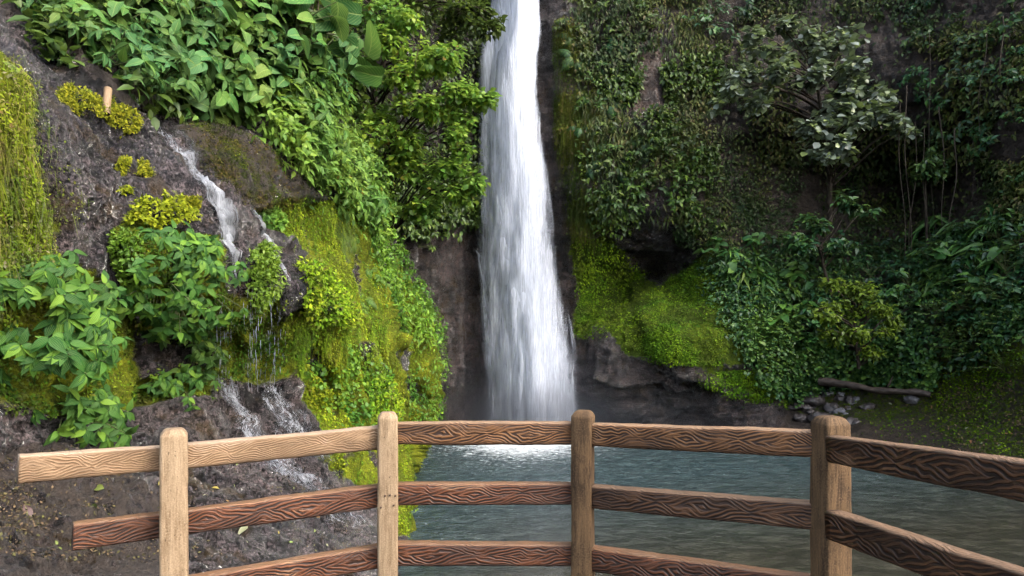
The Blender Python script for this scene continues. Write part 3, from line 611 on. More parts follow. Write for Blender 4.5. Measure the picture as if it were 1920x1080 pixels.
def scatter(T, pos, fwd, up, size, wscale=1.0):
    V, Q, U = T; n = len(pos); y = nrm(fwd); x = nrm(np.cross(y, up)); z = np.cross(x, y)
    s_ = np.broadcast_to(np.asarray(size, float), (n,))[:, None, None]; ws = np.broadcast_to(np.asarray(wscale, float), (n,))[:, None, None]
    W = pos[:, None] + s_ * (ws * V[None, :, :1] * x[:, None] + V[None, :, 1:2] * y[:, None] + V[None, :, 2:] * z[:, None])
    QQ = (Q[None] + (np.arange(n) * len(V))[:, None, None]).reshape(-1, 4)
    return W.reshape(-1, 3), QQ, np.tile(U, (n, 1))
def cat(parts):
    Vs, Qs, Us, off = [], [], [], 0
    for V, Q, U in parts:
        Vs.append(V); Qs.append(Q + off); Us.append(U); off += len(V)
    return np.concatenate(Vs), np.concatenate(Qs), np.concatenate(Us)
def rnd3(n): return nrm(R.normal(size=(n, 3)))
def pick(polys, n, keep=None, warp=14):
    """n random photo positions inside polygons; keep(px,py)->probability"""
    out = []; poly = np.array(polys, float); x0, y0 = poly.min(0); x1, y1 = poly.max(0); got = 0
    while got < n:
        m = max(4000, 3 * n); px, py = R.uniform(x0, x1, m), R.uniform(y0, y1, m); k = inpoly(px + R.normal(size=m) * warp * .5, py + R.normal(size=m) * warp * .5, polys)
        if keep is not None: k &= R.uniform(size=m) < keep(px, py)
        out.append(np.stack([px, py], -1)[k]); got += k.sum()
    return np.concatenate(out)[:n]
def patchy(sc=.018, lo=-.15, hi=.25, seed=0, base=.06):
    def f(px, py):
        q = fbm(np.stack([px * sc, py * sc, px * 0], -1), (1, 1, 1), 4, 90 + seed); return base + (1 - base) * np.clip((q - lo) / (hi - lo), 0, 1)
    return f
UP = np.array([0, 0, 1.])
BARE = [(1190, 100), (1236, 110), (1228, 150), (1246, 205), (1205, 215), (1184, 196), (1204, 160)]
def carpet(polys, n, sheet, T, size, lift=(0.0, .08), down=.5, out=.5, spread=.7, keep=None, warp=14):
    q = pick(polys, n, keep, warp)
    if sheet is BS: q = q[~inpoly(q[:, 0], q[:, 1], BARE)]; n = len(q)
    G, N = sheet.sample(q[:, 0], q[:, 1])
    pos = G + N * R.uniform(*lift, size=(n, 1))
    fwd = out * N - down * UP + spread * rnd3(n); up = N * .9 + UP * .7 + .5 * rnd3(n)
    return scatter(T, pos, fwd, up, R.uniform(*size, size=n) )
def stuff(name, parts, mat, label=None, cat_=None):
    V, Q, U = cat(parts); o = mesh_obj(name, V, Q, mat, None, U); return tag(o, label, cat_, None, 'stuff')
LIME = mat_leaf('lime_moss', [(0.090, 0.134, 0.008), (0.196, 0.300, 0.012), (0.316, 0.420, 0.018), (0.406, 0.434, 0.030), (0.150, 0.270, 0.016), (0.180, 0.150, 0.037)], .85, .35, 0, .08, 1.3, None, .4)
BRNM = mat_leaf('brown_moss', [(.05, .035, .012), (.10, .07, .02), (.13, .11, .02), (.09, .10, .015), (.16, .11, .05)], .85, .25, 0, .08, 1.8)
MIDM = mat_leaf('green_moss', [(0.036, 0.060, 0.007), (0.084, 0.132, 0.010), (0.144, 0.216, 0.012), (0.216, 0.264, 0.018), (0.108, 0.090, 0.024)], .85, .35, 0, .08, 1.5, None, .7)
DMOSS = mat_leaf('dark_moss', [(0.062, 0.112, 0.007), (0.150, 0.263, 0.010), (0.300, 0.425, 0.015)], .8, .3, 0, .15, .5, None, .4)
STRAW = mat_leaf('straw_moss', [(.20, .13, .05), (.22, .30, .018), (.30, .38, .02), (.38, .29, .13), (.16, .25, .012), (.28, .36, .015), (.10, .07, .03), (.25, .33, .015)], .85, .35, 0, .08, 2.0, None, .45)
BRIGHT = mat_leaf('fresh_leaf', [(0.077, 0.182, 0.017), (0.140, 0.280, 0.025), (0.210, 0.364, 0.042), (0.280, 0.420, 0.042), (0.126, 0.252, 0.028)], .45, .4, 1, .35, 1.0, (.3, .24, .03))
VINE = mat_leaf('vine_leaf', [(0.088, 0.163, 0.013), (0.138, 0.250, 0.018), (0.213, 0.325, 0.025)], .45, .4, 0, .35, 1.2)
BROAD = mat_leaf('broad_leaf', [(0.051, 0.138, 0.017), (0.087, 0.203, 0.036), (0.145, 0.275, 0.072), (0.072, 0.174, 0.029), (0.189, 0.290, 0.043), (0.036, 0.094, 0.014)], .5, .35, 1, .22, .9, (.32, .26, .03))
MELA = mat_leaf('veined_leaf', [(0.016, 0.057, 0.011), (0.027, 0.084, 0.015), (0.049, 0.121, 0.016), (0.135, 0.230, 0.020)], .5, .25, 2, .18)
FOREST = mat_leaf('forest_leaf', [(.02, .05, .010), (.04, .085, .014), (.07, .13, .018), (.12, .18, .02)], .45, .3, 0, .4)
SHADE = mat_leaf('shade_leaf', [(0.018, 0.053, 0.016), (0.037, 0.094, 0.029), (0.065, 0.144, 0.035), (0.112, 0.200, 0.031)], .42, .25, 0, .4, .6)
OLIVE = mat_leaf('olive_leaf', [(0.024, 0.036, 0.011), (0.054, 0.072, 0.014), (0.090, 0.108, 0.019), (0.120, 0.090, 0.036)], .6, .25, 0, .25, .6)
SAPL = mat_leaf('sapling_leaf', [(0.058, 0.115, 0.009), (0.101, 0.180, 0.012), (0.144, 0.230, 0.014)], .42, .4, 0, .35)
THICK = mat_leaf('thicket_leaf', [(0.039, 0.099, 0.020), (0.066, 0.165, 0.031), (0.110, 0.231, 0.039), (0.176, 0.286, 0.039), (0.072, 0.176, 0.066)], .42, .3, 0, .4, .5)
HMOSS = mat_leaf('hanging_olive_moss', [(.03, .045, .006), (.07, .10, .008), (.11, .12, .012), (.12, .08, .03)], .8, .25, 0, .15, .8)
GREY = mat_leaf('grey_green_leaf', [(0.093, 0.128, 0.085), (0.170, 0.212, 0.162), (0.272, 0.315, 0.264), (0.238, 0.306, 0.093), (0.136, 0.170, 0.119)], .38, .25, 0, .6)
BARK = mat_plain('bark', (.018, .014, .010), (.10, .08, .06), 14, .85, .8, .2, (1, 1, .25), .03)
STEM = mat_plain('green_stem', (.05, .08, .02), (.12, .13, .05), 30, .6, .3, .3)
DRYV = mat_plain('dry_vine', (.03, .025, .014), (.11, .09, .05), 40, .9, .5, .2)

# mossy masses
MW = [(500, 400), (560, 380), (620, 385), (640, 320), (715, 430), (805, 600), (818, 700), (812, 790), (790, 850), (765, 900), (762, 1010), (725, 1010), (655, 915), (605, 880), (590, 800), (560, 740), (535, 650), (535, 600), (620, 585), (560, 500)]
def streaky(seed, lo=-.25, hi=.2, base=.2):
    return lambda px, py: (1 - .96 * groove(px, py)) * streaky0(seed, lo, hi, base)(px, py)
def streaky0(seed, lo, hi, base):
    def f(px, py):
        q = fbm(np.stack([px * .045, py * .008, px * 0], -1), (1, 1, 1), 4, 90 + seed); return base + (1 - base) * np.clip((q - lo) / (hi - lo), 0, 1)
    return f
stuff('moss', [carpet(MW, 40000, LS, T_SM, (.02, .055), (-.01, .04), .8, .6, .7, streaky(1)), carpet(MW, 15000, LS, T_BL, (.10, .26), (-.01, .05), 1.6, .3, .25, streaky(1, -.2, .25, .08))], LIME)
stuff('moss', [
               carpet([(210, 450), (390, 450), (400, 545), (520, 565), (535, 700), (480, 712), (400, 712), (380, 760), (215, 762), (240, 715), (400, 690), (395, 620), (240, 620)], 11000, LS, T_SM, (.02, .05), (-.01, .04), .6, .6, .9, patchy(.02, -.2, .2, 2, .25)),
               carpet([(-120, 540), (120, 520), (240, 640), (240, 750), (60, 765), (-120, 760)], 9000, LS, T_SM, (.015, .04), (-.01, .04), .6, .6, .9, patchy(.02, -.2, .2, 3, .25))], MIDM)
stuff('moss', [carpet([(1135, 605), (1200, 575), (1330, 490), (1370, 580), (1340, 680), (1280, 680), (1180, 660)], 13000, BS, T_SM, (.04, .09), (0, .05), .4, .7, .8, patchy(.016, -.2, .2, 4, .12)),
               carpet([(1075, 440), (1135, 440), (1240, 560), (1170, 620), (1085, 640)], 6000, BS, T_SM, (.05, .12), (0, .05), .7, .5, .7, patchy(.02, -.2, .25, 6, .15)),
               carpet([(1300, 690), (1450, 690), (1480, 770), (1400, 745)], 2500, BS, T_SM, (.05, .1), (0, .05), .4, .7, .8),
               carpet([(1560, 770), (1700, 720), (1960, 640), (1960, 880), (1700, 850)], 4000, BS, T_SM, (.03, .08), (-.01, .03), .3, .7, .9, patchy(.02, -.1, .3, 7, .1))], DMOSS)
o_ = []
HM = [(-120, 120), (10, 120), (40, 160), (78, 250), (95, 400), (105, 490), (0, 550), (-120, 560)]
for (T, n, s_, l_) in ((T_BL, 6000, (.08, .30), (.0, .08)), (T_SM, 30000, (.012, .038), (0, .07))):
    o_.append(carpet(HM, n, LS, T, s_, l_, 1.4 if T is T_BL else .6, .25, .38 if T is T_BL else .9))
stuff('moss', o_, STRAW)
# fine leafy ground cover that reads as one mass
stuff('creeper', [carpet([(640, 330), (690, 360), (735, 440), (775, 520), (815, 610), (810, 650), (770, 640), (735, 570), (700, 470), (650, 380)], 6500, LS, T_OV, (.07, .13), (.02, .3), .6, .6, .8),
                  carpet([(775, 720), (815, 640), (822, 790), (790, 830), (765, 800)], 1500, LS, T_OV, (.06, .11), (.02, .2), .6, .6, .8),
                  carpet([(560, 640), (640, 640), (720, 700), (690, 800), (620, 800), (575, 740)], 1300, LS, T_RO, (.04, .08), (.0, .1), .5, .7, .8, patchy(.02, -.0, .25, 8, .02))], VINE)
UPL = [(30, -60), (640, -60), (620, 250), (560, 300), (480, 250), (330, 245), (270, 215), (190, 205), (30, 90)]
stuff('moss', [carpet([(335, 255), (400, 245), (500, 305), (595, 390), (560, 435), (480, 395), (420, 365), (340, 305)], 9000, LS, T_SM, (.015, .04), (-.01, .03), .5, .6, .9, patchy(.02, -.2, .15, 19, .1)), carpet([(335, 255), (400, 245), (500, 305), (595, 390), (560, 435), (480, 395), (420, 365), (340, 305)], 2500, LS, T_BL, (.06, .16), (-.01, .03), 1.2, .3, .4, patchy(.02, -.2, .2, 20, .1))], BRNM)
stuff('moss', [carpet([(335, 255), (410, 240), (500, 305), (600, 385), (560, 435), (500, 400), (440, 340), (380, 290)], 3500, LS, T_SM, (.015, .04), (-.01, .03), .5, .6, .9, patchy(.03, .0, .25, 21, .02))], MIDM)
stuff('foliage', [carpet([(480, -60), (930, -60), (905, 330), (880, 430), (780, 440), (480, 400)], 11000, BS, T_OV, (.12, .24), (0, .6), .6, .6, .7, patchy(.012, -.4, .1, 50, .3))], FOREST)
stuff('foliage', [carpet(UPL, 7000, LS, T_OV, (.10, .24), (-.1, .25), .6, .6, .8, patchy(.012, -.3, .2, 9, .25))], FOREST)
L2 = [(440, 200), (600, 120), (625, 240), (660, 300), (725, 420), (700, 440), (640, 390), (590, 370), (500, 310)]
stuff('foliage', [carpet(L2, 5200, LS, T_OV, (.09, .18), (.0, .45), .6, .6, .8, patchy(.012, -.35, .15, 10, .3))], BRIGHT)
RT = [(1320, 500), (1480, 470), (1700, 470), (1960, 400), (1960, 600), (1760, 715), (1600, 735), (1480, 750), (1400, 690), (1340, 600)]
stuff('undergrowth', [carpet(RT, 15000, BS, T_OV, (.10, .2), (0, .35), .5, .6, .8, patchy(.010, -.3, .2, 11, .15)), carpet([(1420, 690), (1540, 640), (1760, 650), (1760, 720), (1480, 760)], 100, BS, T_RO, (.07, .13), (0, .25), .3, .8, .6, patchy(.012, -.3, .2, 12, .2))], SHADE)
stuff('ground_cover', [carpet([(1380, 620), (1540, 560), (1760, 600), (1770, 715), (1600, 725), (1480, 760), (1420, 720)], 12000, BS, T_RO, (.07, .14), (0, .4), .3, .8, .6, patchy(.012, -.3, .2, 12, .1)), carpet([(1330, 520), (1460, 520), (1480, 640), (1400, 680)], 3500, BS, T_OV, (.08, .16), (0, .3), .4, .7, .7, patchy(.012, -.3, .2, 18, .1))], THICK)
RU = [(1060, -60), (1960, -60), (1960, 450), (1700, 330), (1440, 300), (1330, 430), (1240, 400), (1120, 430), (1080, 300)]
stuff('hanging_moss', [carpet([(1045, 40), (1100, 60), (1135, 420), (1085, 470), (1040, 200)], 3500, BS, T_SM, (.06, .16), (0, .12), .9, .4, .5, patchy(.02, -.1, .25, 5, .1)), carpet([(1045, 40), (1110, 60), (1150, 420), (1085, 480), (1040, 200)], 4500, BS, T_BL, (.3, .8), (0, .15), 1.8, .25, .2, patchy(.02, -.2, .2, 5, .1))], HMOSS, 'olive hanging moss')
stuff('undergrowth', [carpet(RU, 15000, BS, T_OV, (.10, .22), (0, .3), .8, .5, .7, patchy(.011, .0, .3, 13, .04)), carpet([(1060, -60), (1330, -60), (1300, 400), (1130, 420), (1090, 200)], 6500, BS, T_LA, (.15, .34), (0, .2), 1.0, .5, .6, patchy(.014, -.1, .25, 14, .1))], OLIVE)
stuff('undergrowth', [carpet([(1070, 150), (1360, 100), (1340, 440), (1240, 400), (1120, 430)], 4200, BS, T_OV, (.12, .24), (0, .35), .5, .6, .7, patchy(.013, .0, .25, 15, .0)),
                      carpet([(700, 300), (905, 330), (900, 400), (840, 430), (790, 450), (740, 420)], 3000, BS, T_OV, (.12, .24), (0, .5), .7, .5, .7)], FOREST)

stuff('undergrowth', [carpet([(1290, 230), (1480, 260), (1500, 440), (1400, 480), (1260, 440)], 5000, BS, T_OV, (.06, .16), (0, .2), .8, .5, .7, patchy(.014, -.25, .25, 41, .08)), carpet([(1240, 370), (1480, 380), (1440, 500), (1330, 500)], 3000, BS, T_SM, (.06, .14), (0, .08), .6, .5, .8, patchy(.02, -.2, .25, 42, .1)),
                      carpet([(1500, 300), (1960, 300), (1960, 480), (1560, 470)], 4000, BS, T_OV, (.08, .18), (0, .2), .8, .5, .7, patchy(.012, -.1, .3, 43, .05))], OLIVE)
# ------------------------------------------------------------------ single plants
def basis(z, spin):
    z = z / np.linalg.norm(z); a = np.array([math.cos(spin), math.sin(spin), 0]); x = a - z * (a @ z); x /= np.linalg.norm(x); return np.stack([x, np.cross(z, x), z], 1)
def shoot_plant(name, T, mat, nst, nleaf, lsize, hgt, rad, droop=.5, label=None, cat_='plant', group=None, seed=0, stem_r=.006, whorl=5):
    r = np.random.default_rng(seed); paths, pos, fwd, up, sz = [], [], [], [], []
    for i in range(nst):
        az = r.uniform(0, 2 * np.pi); k = math.sqrt(r.uniform(.02, 1)); tip = np.array([math.cos(az) * rad * k, math.sin(az) * rad * k, hgt * (1.05 - .55 * k * k) * r.uniform(.75, 1.1)])
        q = np.linspace(0, 1, 6)[:, None]; p = tip * np.c_[q ** 1.4, q ** 1.4, q ** .8]; paths.append(p)
        for j in range(nleaf):
            f = 1 - (j // whorl) * .22; b = np.array([np.interp(f, q[:, 0], p[:, c]) for c in range(3)]); an = j * 2.4 + r.uniform(0, .8)
            o = np.array([math.cos(an), math.sin(an), 0]) + .5 * np.r_[tip[:2], 0] / max(rad, .01)
            pos.append(b); fwd.append(o + UP * r.uniform(-droop, .35)); up.append(UP + .35 * r.normal(size=3)); sz.append(r.uniform(*lsize) * (.7 + .3 * (j < whorl)))
    e = empty(name, (0, 0, 0), label, cat_, group)
    V, Q = tubes(paths, [np.linspace(stem_r * 1.5, stem_r * .6, 6)] * len(paths), 5); mesh_obj('stems', V, Q, STEM, e)
    V, Q, U = scatter(T, np.array(pos), np.array(fwd), np.array(up), np.array(sz)); mesh_obj('leaves', V, Q, mat, e, U)
    return e
def fern_plant(name, mat, nf, ln, label, seed=0, hang=.9):
    r = np.random.default_rng(seed); e = empty(name, (0, 0, 0), label, 'fern'); paths, pos, fwd, up, sz = [], [], [], [], []
    for i in range(nf):
        az = r.uniform(0, 2 * np.pi); L = ln * r.uniform(.7, 1.1); q = np.linspace(0, 1, 12); h = np.array([math.cos(az), math.sin(az), 0])
        p = h * (L * .85 * q)[:, None] + UP * (L * (.75 * q - hang * q ** 2))[:, None]; paths.append(p); t_ = nrm(np.gradient(p, axis=0))
        for k in np.linspace(.12, .99, 22):
            b = np.array([np.interp(k, q, p[:, c]) for c in range(3)]); tt = np.array([np.interp(k, q, t_[:, c]) for c in range(3)]); sd_ = np.cross(tt, UP)
            for s_ in (-1, 1): pos.append(b); fwd.append(sd_ * s_ + tt * .45 - UP * .15); up.append(np.cross(sd_, tt)); sz.append(L * .26 * math.sin(math.pi * (k * .82 + .16)) + .01)
    V, Q = tubes(paths, [np.linspace(.006, .002, 12) * ln * 1.6] * nf, 4); mesh_obj('stems', V, Q, STEM, e)
    V, Q, U = scatter(T_LA, np.array(pos), np.array(fwd), np.array(up), np.array(sz), 1.3); mesh_obj('fronds', V, Q, mat, e, U)
    return e
USED = set()
def place(protos, polys, n, sheet, scale, label, group, up_w=.6, keep=None, lift=0.0, mind=0.0):
    """copies of the prototypes standing on a sheet inside a photo polygon"""
    q = pick(polys, n * 6, keep, 4); sel = []
    for c in q:
        if sheet is BS and inpoly(c[0] + np.array([0, 0, 12, -12]), c[1] + np.array([0, -25, 10, 10]), BARE).any(): continue
        if all((c[0] - s_[0]) ** 2 + (c[1] - s_[1]) ** 2 > mind ** 2 for s_ in sel): sel.append(c)
        if len(sel) >= n: break
    sel = np.array(sel); G, N = sheet.sample(sel[:, 0], sel[:, 1])
    for g, nn in zip(G, N):
        pr = protos[R.integers(len(protos))]; z = up_w * UP + (1 - up_w) * nn; m3 = basis(z, R.uniform(0, 6.28)); s_ = R.uniform(*scale); loc = g + nn * lift - z * .03
        if pr.name not in USED:
            USED.add(pr.name); from mathutils import Matrix
            pr.location = loc; pr.rotation_euler = Matrix(m3.tolist()).to_euler(); pr.scale = (s_,) * 3; pr['label'] = label; pr['group'] = group
        else: copy_tree(pr, loc, m3, s_, label, group)
# broad heart-leaved plants of the upper left
bl = [shoot_plant('broad_leaved_plant', T_HE, BROAD, 9, 3, (.15, .31), .75, .5, 1.0, 'x', 'plant', None, 100 + i, .008, 2) for i in range(5)]
place(bl, [(60, -80), (610, -80), (600, 130), (540, 220), (340, 195), (200, 160), (60, 60)], 64, LS, (.7, 1.15), 'heart-leaved plant in the dense green bank above the wet purple rock', 'heart-leaved plants massed above the wet rock', .45, None, 0, 34)
bs_ = [shoot_plant('leafy_shrub', T_OV, BROAD, 9, 7, (.12, .22), .55, .45, .9, 'x', 'shrub', None, 120 + i, .006, 4) for i in range(3)]
place(bs_, [(40, 20), (200, 60), (520, 100), (600, 200), (520, 260), (340, 215), (190, 190), (60, 100)], 62, LS, (.7, 1.1), 'pointed-leaf shrub hanging over the lip of the green bank above the rock', 'pointed-leaf shrubs along the lip above the rock', .35, None, 0, 26)
ls_ = [shoot_plant('lime_shrub', T_OV, BRIGHT, 10, 8, (.12, .2), .5, .42, .7, 'x', 'shrub', None, 140 + i, .005, 4) for i in range(3)]
place(ls_, [(470, 230), (600, 140), (630, 260), (665, 310), (722, 430), (640, 390), (540, 320)], 44, LS, (.7, 1.15), 'lime-green leafy shrub on the sunny edge of the slope below the tall bank', 'lime-green shrubs on the sunny slope edge', .45, None, 0, 22)
# veined bushes on the left rock: leaves over a bulging body
def bush_on(name, polys, n, bulge, T, mat, size, label, cat_='bush', whorl=5, keep=None, droop=.55, cx=None):
    q = pick(polys, n, keep, 6); poly = np.array(polys, float); c = poly.mean(0); rx, ry = (poly.max(0) - poly.min(0)) / 2
    G, N = LS.sample(q[:, 0], q[:, 1]); N2 = nrm(N + np.array([.1, -.55, .25])); rr_ = np.clip(1 - ((q[:, 0] - c[0]) / rx) ** 2 - ((q[:, 1] - c[1]) / ry) ** 2, 0, 1)
    tip = G + N2 * (bulge * np.sqrt(rr_) * R.uniform(.65, 1.05, n) + .05)[:, None]; base = tip.mean(0) - N2.mean(0) * bulge
    e = empty(name, tuple(base), label, cat_); paths = []
    pos, fwd, up, sz = [], [], [], []
    for g, b, nn in zip(G, tip, N2):
        st = g * .6 + base * .4 ; paths.append(np.array([st, (st + b) / 2 + UP * .04, b]) - base); a = nrm(np.cross(nn, UP)[None])[0]; bb = np.cross(a, nn); off = R.uniform(0, 6.28)
        for k in range(whorl):
            th = off + 6.283 * k / whorl + R.uniform(-.3, .3); d_ = a * math.cos(th) + bb * math.sin(th)
            pos.append(b - base - nn * .02); fwd.append(d_ + nn * R.uniform(.1, .5) - UP * R.uniform(.3, droop * 2.4)); up.append(nn * 1.2 + UP * .35 + .25 * R.normal(size=3)); sz.append(R.uniform(*size))
    V, Q = tubes(paths, [np.array([.007, .005, .003])] * n, 5); mesh_obj('stems', V, Q, STEM, e)
    V, Q, U = scatter(T, np.array(pos), np.array(fwd), np.array(up), np.array(sz)); mesh_obj('leaves', V, Q, mat, e, U); return e
bush_on('veined_bush', [(256, 462), (290, 440), (340, 438), (372, 460), (398, 515), (400, 595), (385, 628), (360, 628), (325, 610), (258, 585), (246, 530)], 200, .5, T_ME, MELA, (.075, .135), 'rounded bush of deeply veined leaves beside the main white cascade')
bush_on('veined_bush', [(380, 620), (412, 600), (405, 690), (350, 700), (290, 690), (300, 620)], 26, .3, T_ME, MELA, (.075, .135), 'few drooping veined sprigs in the dark hollow under the rounded bush')
bush_on('veined_bush', [(270, 700), (340, 680), (400, 690), (385, 740), (350, 775), (310, 760), (265, 745)], 34, .3, T_ME, MELA, (.075, .135), 'low veined bush hanging to the apron rock, left of the splashing rivulet')
bush_on('veined_bush', [(20, 510), (70, 480), (130, 500), (165, 540), (215, 600), (190, 615), (120, 605), (30, 570)], 100, .4, T_ME, MELA, (.075, .135), 'dull dusty veined bush directly under the hanging straw-coloured moss')
bush_on('veined_bush', [(35, 610), (120, 605), (180, 630), (185, 695), (140, 705), (65, 700), (30, 660)], 76, .42, T_ME, MELA, (.09, .15), 'dark veined bush with drooping leaves in the middle of the left-hand wall')
bush_on('veined_bush', [(35, 740), (80, 715), (150, 735), (200, 770), (205, 820), (150, 838), (110, 800), (50, 780)], 56, .36, T_ME, MELA, (.085, .135), 'glossy veined bush at the foot of the wall, just above the rail end')
bush_on('veined_bush', [(-60, 480), (20, 500), (30, 600), (20, 660), (-60, 660)], 26, .3, T_ME, MELA, (.075, .135), 'veined bush cut by the photo edge beside the mossy wall')
# moss cushions
def cushion(polys, n, bulge, mat, size, label, T=T_SM):
    q = pick(polys, n, None, 3); poly = np.array(polys, float); c = poly.mean(0); rx, ry = (poly.max(0) - poly.min(0)) / 2
    G, N = LS.sample(q[:, 0], q[:, 1]); N2 = nrm(N + np.array([.1, -.4, .3])); h = np.array([np.min(np.hypot((x - poly[:, 0]), (y - poly[:, 1]))) for x, y in q]); h = np.clip(h / (np.percentile(h, 90) + 1e-6), 0, 1)
    lum = .75 + .35 * fbm(G, (9, 9, 9), 2, 55); pos = G + N2 * (bulge * np.sqrt(h) * R.uniform(.5, 1, n) * lum)[:, None]; b = pos.mean(0)
    V, Q, U = scatter(T, pos - b, N2 * .8 + .9 * rnd3(n) - .2 * UP, N2 + .6 * rnd3(n) + .5 * UP, R.uniform(*size, size=n))
    o = mesh_obj('moss_cushion', V, Q, mat, None, U); o.location = b; return tag(o, label, 'moss')
CUSH = mat_leaf('cushion_moss', [(0.156, 0.180, 0.007), (0.264, 0.288, 0.010), (0.348, 0.336, 0.014)], .7, .35, 0, .2)
cushion([(98, 190), (118, 176), (150, 195), (200, 222), (240, 258), (236, 276), (215, 272), (190, 250), (140, 222), (100, 205)], 3600, .17, CUSH, (.02, .05), 'long yellow-green moss cushion lying across the upper wet rock')
cushion([(205, 322), (230, 322), (232, 342), (215, 346), (204, 338)], 420, .07, CUSH, (.02, .045), 'tiny moss tuft on bare purple rock, left one of the pair')
cushion([(248, 326), (268, 324), (284, 345), (275, 355), (250, 352)], 600, .08, CUSH, (.02, .045), 'small moss tuft on bare purple rock, right one of the pair')
cushion([(225, 376), (250, 378), (248, 386), (228, 386)], 200, .05, CUSH, (.02, .04), 'smallest moss speck on the rock just above the rounded bush')
cushion([(320, 384), (345, 382), (352, 402), (335, 408), (322, 400)], 900, .09, CUSH, (.02, .05), 'little moss tuft at the left bank of the white cascade')
cushion([(240, 425), (280, 404), (330, 405), (350, 425), (300, 430), (245, 452)], 1500, .25, CUSH, (.03, .06), 'mossy yellow cap on top of the rounded veined bush')
cushion([(212, 475), (245, 462), (262, 490), (255, 530), (225, 530)], 1000, .2, VINE, (.03, .06), 'fine-leaved green tuft at the left flank of the rounded bush')
cushion([(440, 490), (465, 478), (490, 487), (502, 520), (500, 555), (470, 565), (445, 555), (432, 525)], 3000, .32, VINE, (.03, .07), 'round bright green moss cushion between the two white trickles')
cushion([(462, 400), (490, 390), (525, 400), (535, 425), (505, 432), (475, 420)], 1500, .2, BRIGHT, (.04, .08), 'bushy green tuft at the upper rim of the big moss wall')
cushion([(538, 520), (570, 510), (600, 540), (640, 570), (640, 620), (600, 600), (560, 580), (535, 560)], 3400, .34, LIME, (.04, .085), 'lumpy olive moss hood overhanging the dark hollow right of the drips')
cushion([(670, 720), (705, 700), (735, 730), (730, 790), (690, 800), (668, 770)], 2400, .24, LIME, (.04, .09), 'green leafy moss bulge low on the moss wall above the second post')
cushion([(576, 720), (600, 725), (604, 755), (590, 772), (574, 750)], 1100, .14, LIME, (.03, .07), 'pale lime moss knob beside the apron rock')
# ferns
f1 = [fern_plant('fern', BRIGHT, 7, .42, 'x', 200 + i) for i in range(2)]
place(f1, [(640, 430), (700, 440), (740, 560), (690, 580), (650, 520)], 12, LS, (.6, 1.0), 'small green fern on the bright moss wall', 'small ferns on the moss wall', .3, None, 0, 16)
f2 = fern_plant('fern', STRAW, 9, .5, 'yellowing fern at the photo edge above the hanging moss', 210); f2.location = LS.sample(np.array([5.]), np.array([135.]))[0][0] + np.array([0, 0, .03]); f2.scale = (.75,) * 3
f3 = [fern_plant('fern', SHADE, 9, .8, 'x', 220 + i) for i in range(2)]
place(f3, [(1060, 60), (1180, 60), (1260, 350), (1120, 420), (1080, 300)], 14, BS, (.6, 1.1), 'drooping fern on the dark cliff just right of the waterfall', 'ferns on the cliff right of the waterfall', .3, None, 0, 34)
# grass tuft under the orange flowers
q = pick([(615, 385), (650, 395), (665, 450), (650, 480), (625, 430)], 700, None, 4); G, N = LS.sample(q[:, 0], q[:, 1]); b = G.mean(0)
V, Q, U = scatter(T_BL, G - b, N * .5 - UP * .9 + .25 * rnd3(700), N + .3 * rnd3(700), R.uniform(.25, .5, 700))
o = mesh_obj('grass_tuft', V, Q, VINE, None, U); o.location = b; tag(o, 'combed bright green grass tuft hanging below the orange blossom', 'grass')
FLM = mat_plain('orange_petal', (.55, .13, .015), (.75, .25, .03), 60, .5, .2, .3)
ee = [shoot_plant('elephant_ear', T_HE, BROAD, 4, 1, (.5, .72), 1.0, .55, 1.1, 'x', 'plant', None, 160 + i, .012, 1) for i in range(2)]
place(ee, [(440, 10), (560, 10), (590, 110), (540, 160), (470, 90)], 5, LS, (.8, 1.1), 'elephant-ear plant with very large pale leaves at the right end of the green bank', 'elephant-ear plants on the green bank', .35, None, .25, 36)
e = empty('orange_blossom', tuple(LS.sample(np.array([607.]), np.array([398.]))[0][0] + LS.sample(np.array([607.]), np.array([398.]))[1][0] * .15), 'small orange blossom on the mossy rim left of the grass tuft', 'flower')
for (dx, dz, k) in ((-.05, .03, 6), (.06, -.02, 7)):
    th = np.linspace(0, 6.28, k, endpoint=False); f = np.stack([np.cos(th), np.full(k, -.35), np.sin(th)], -1)
    V, Q, U = scatter(T_OV, np.tile([[dx, 0, dz]], (k, 1)), f, np.tile([[0, -1., .2]], (k, 1)), .09); mesh_obj('petals', V, Q, FLM, e, U)
V, Q = tubes([np.array([(-.05, 0, .03), (0, .06, -.08), (.0, .15, -.16)]), np.array([(.06, 0, -.02), (.02, .06, -.09), (.0, .15, -.16)])], [np.array([.004] * 3)] * 2, 5); mesh_obj('stalk', V, Q, STEM, e)
# cut bamboo stub
c = P(199, 204, float(LS.sample(np.array([202.]), np.array([190.]))[0][0, 1]) - .75)
BAM = mat_plain('bamboo', (.16, .10, .05), (.30, .21, .12), 18, .6, .3, .3, (1, 1, .3))
e = empty('bamboo_spout', tuple(c), 'cut bamboo spout poking out below the leafy lip above the rock', 'spout'); ax = nrm(np.array([[.12, -.35, -1.0]]))[0]
path = np.array([ax * s_ for s_ in (-.24, -.12, 0, .055, .06)]); V, Q = tubes([path], [np.array([.038, .038, .039, .04, .037])], 14); mesh_obj('tube', V, Q, BAM, e)
V, Q = tubes([np.array([ax * .055, ax * .056, ax * -.05, ax * -.06])], [np.array([.037, .033, .031, .001])], 14); mesh_obj('hollow', V, Q, mat_plain('hollow_dark', (.01, .008, .006), (.03, .02, .015), 20), e)

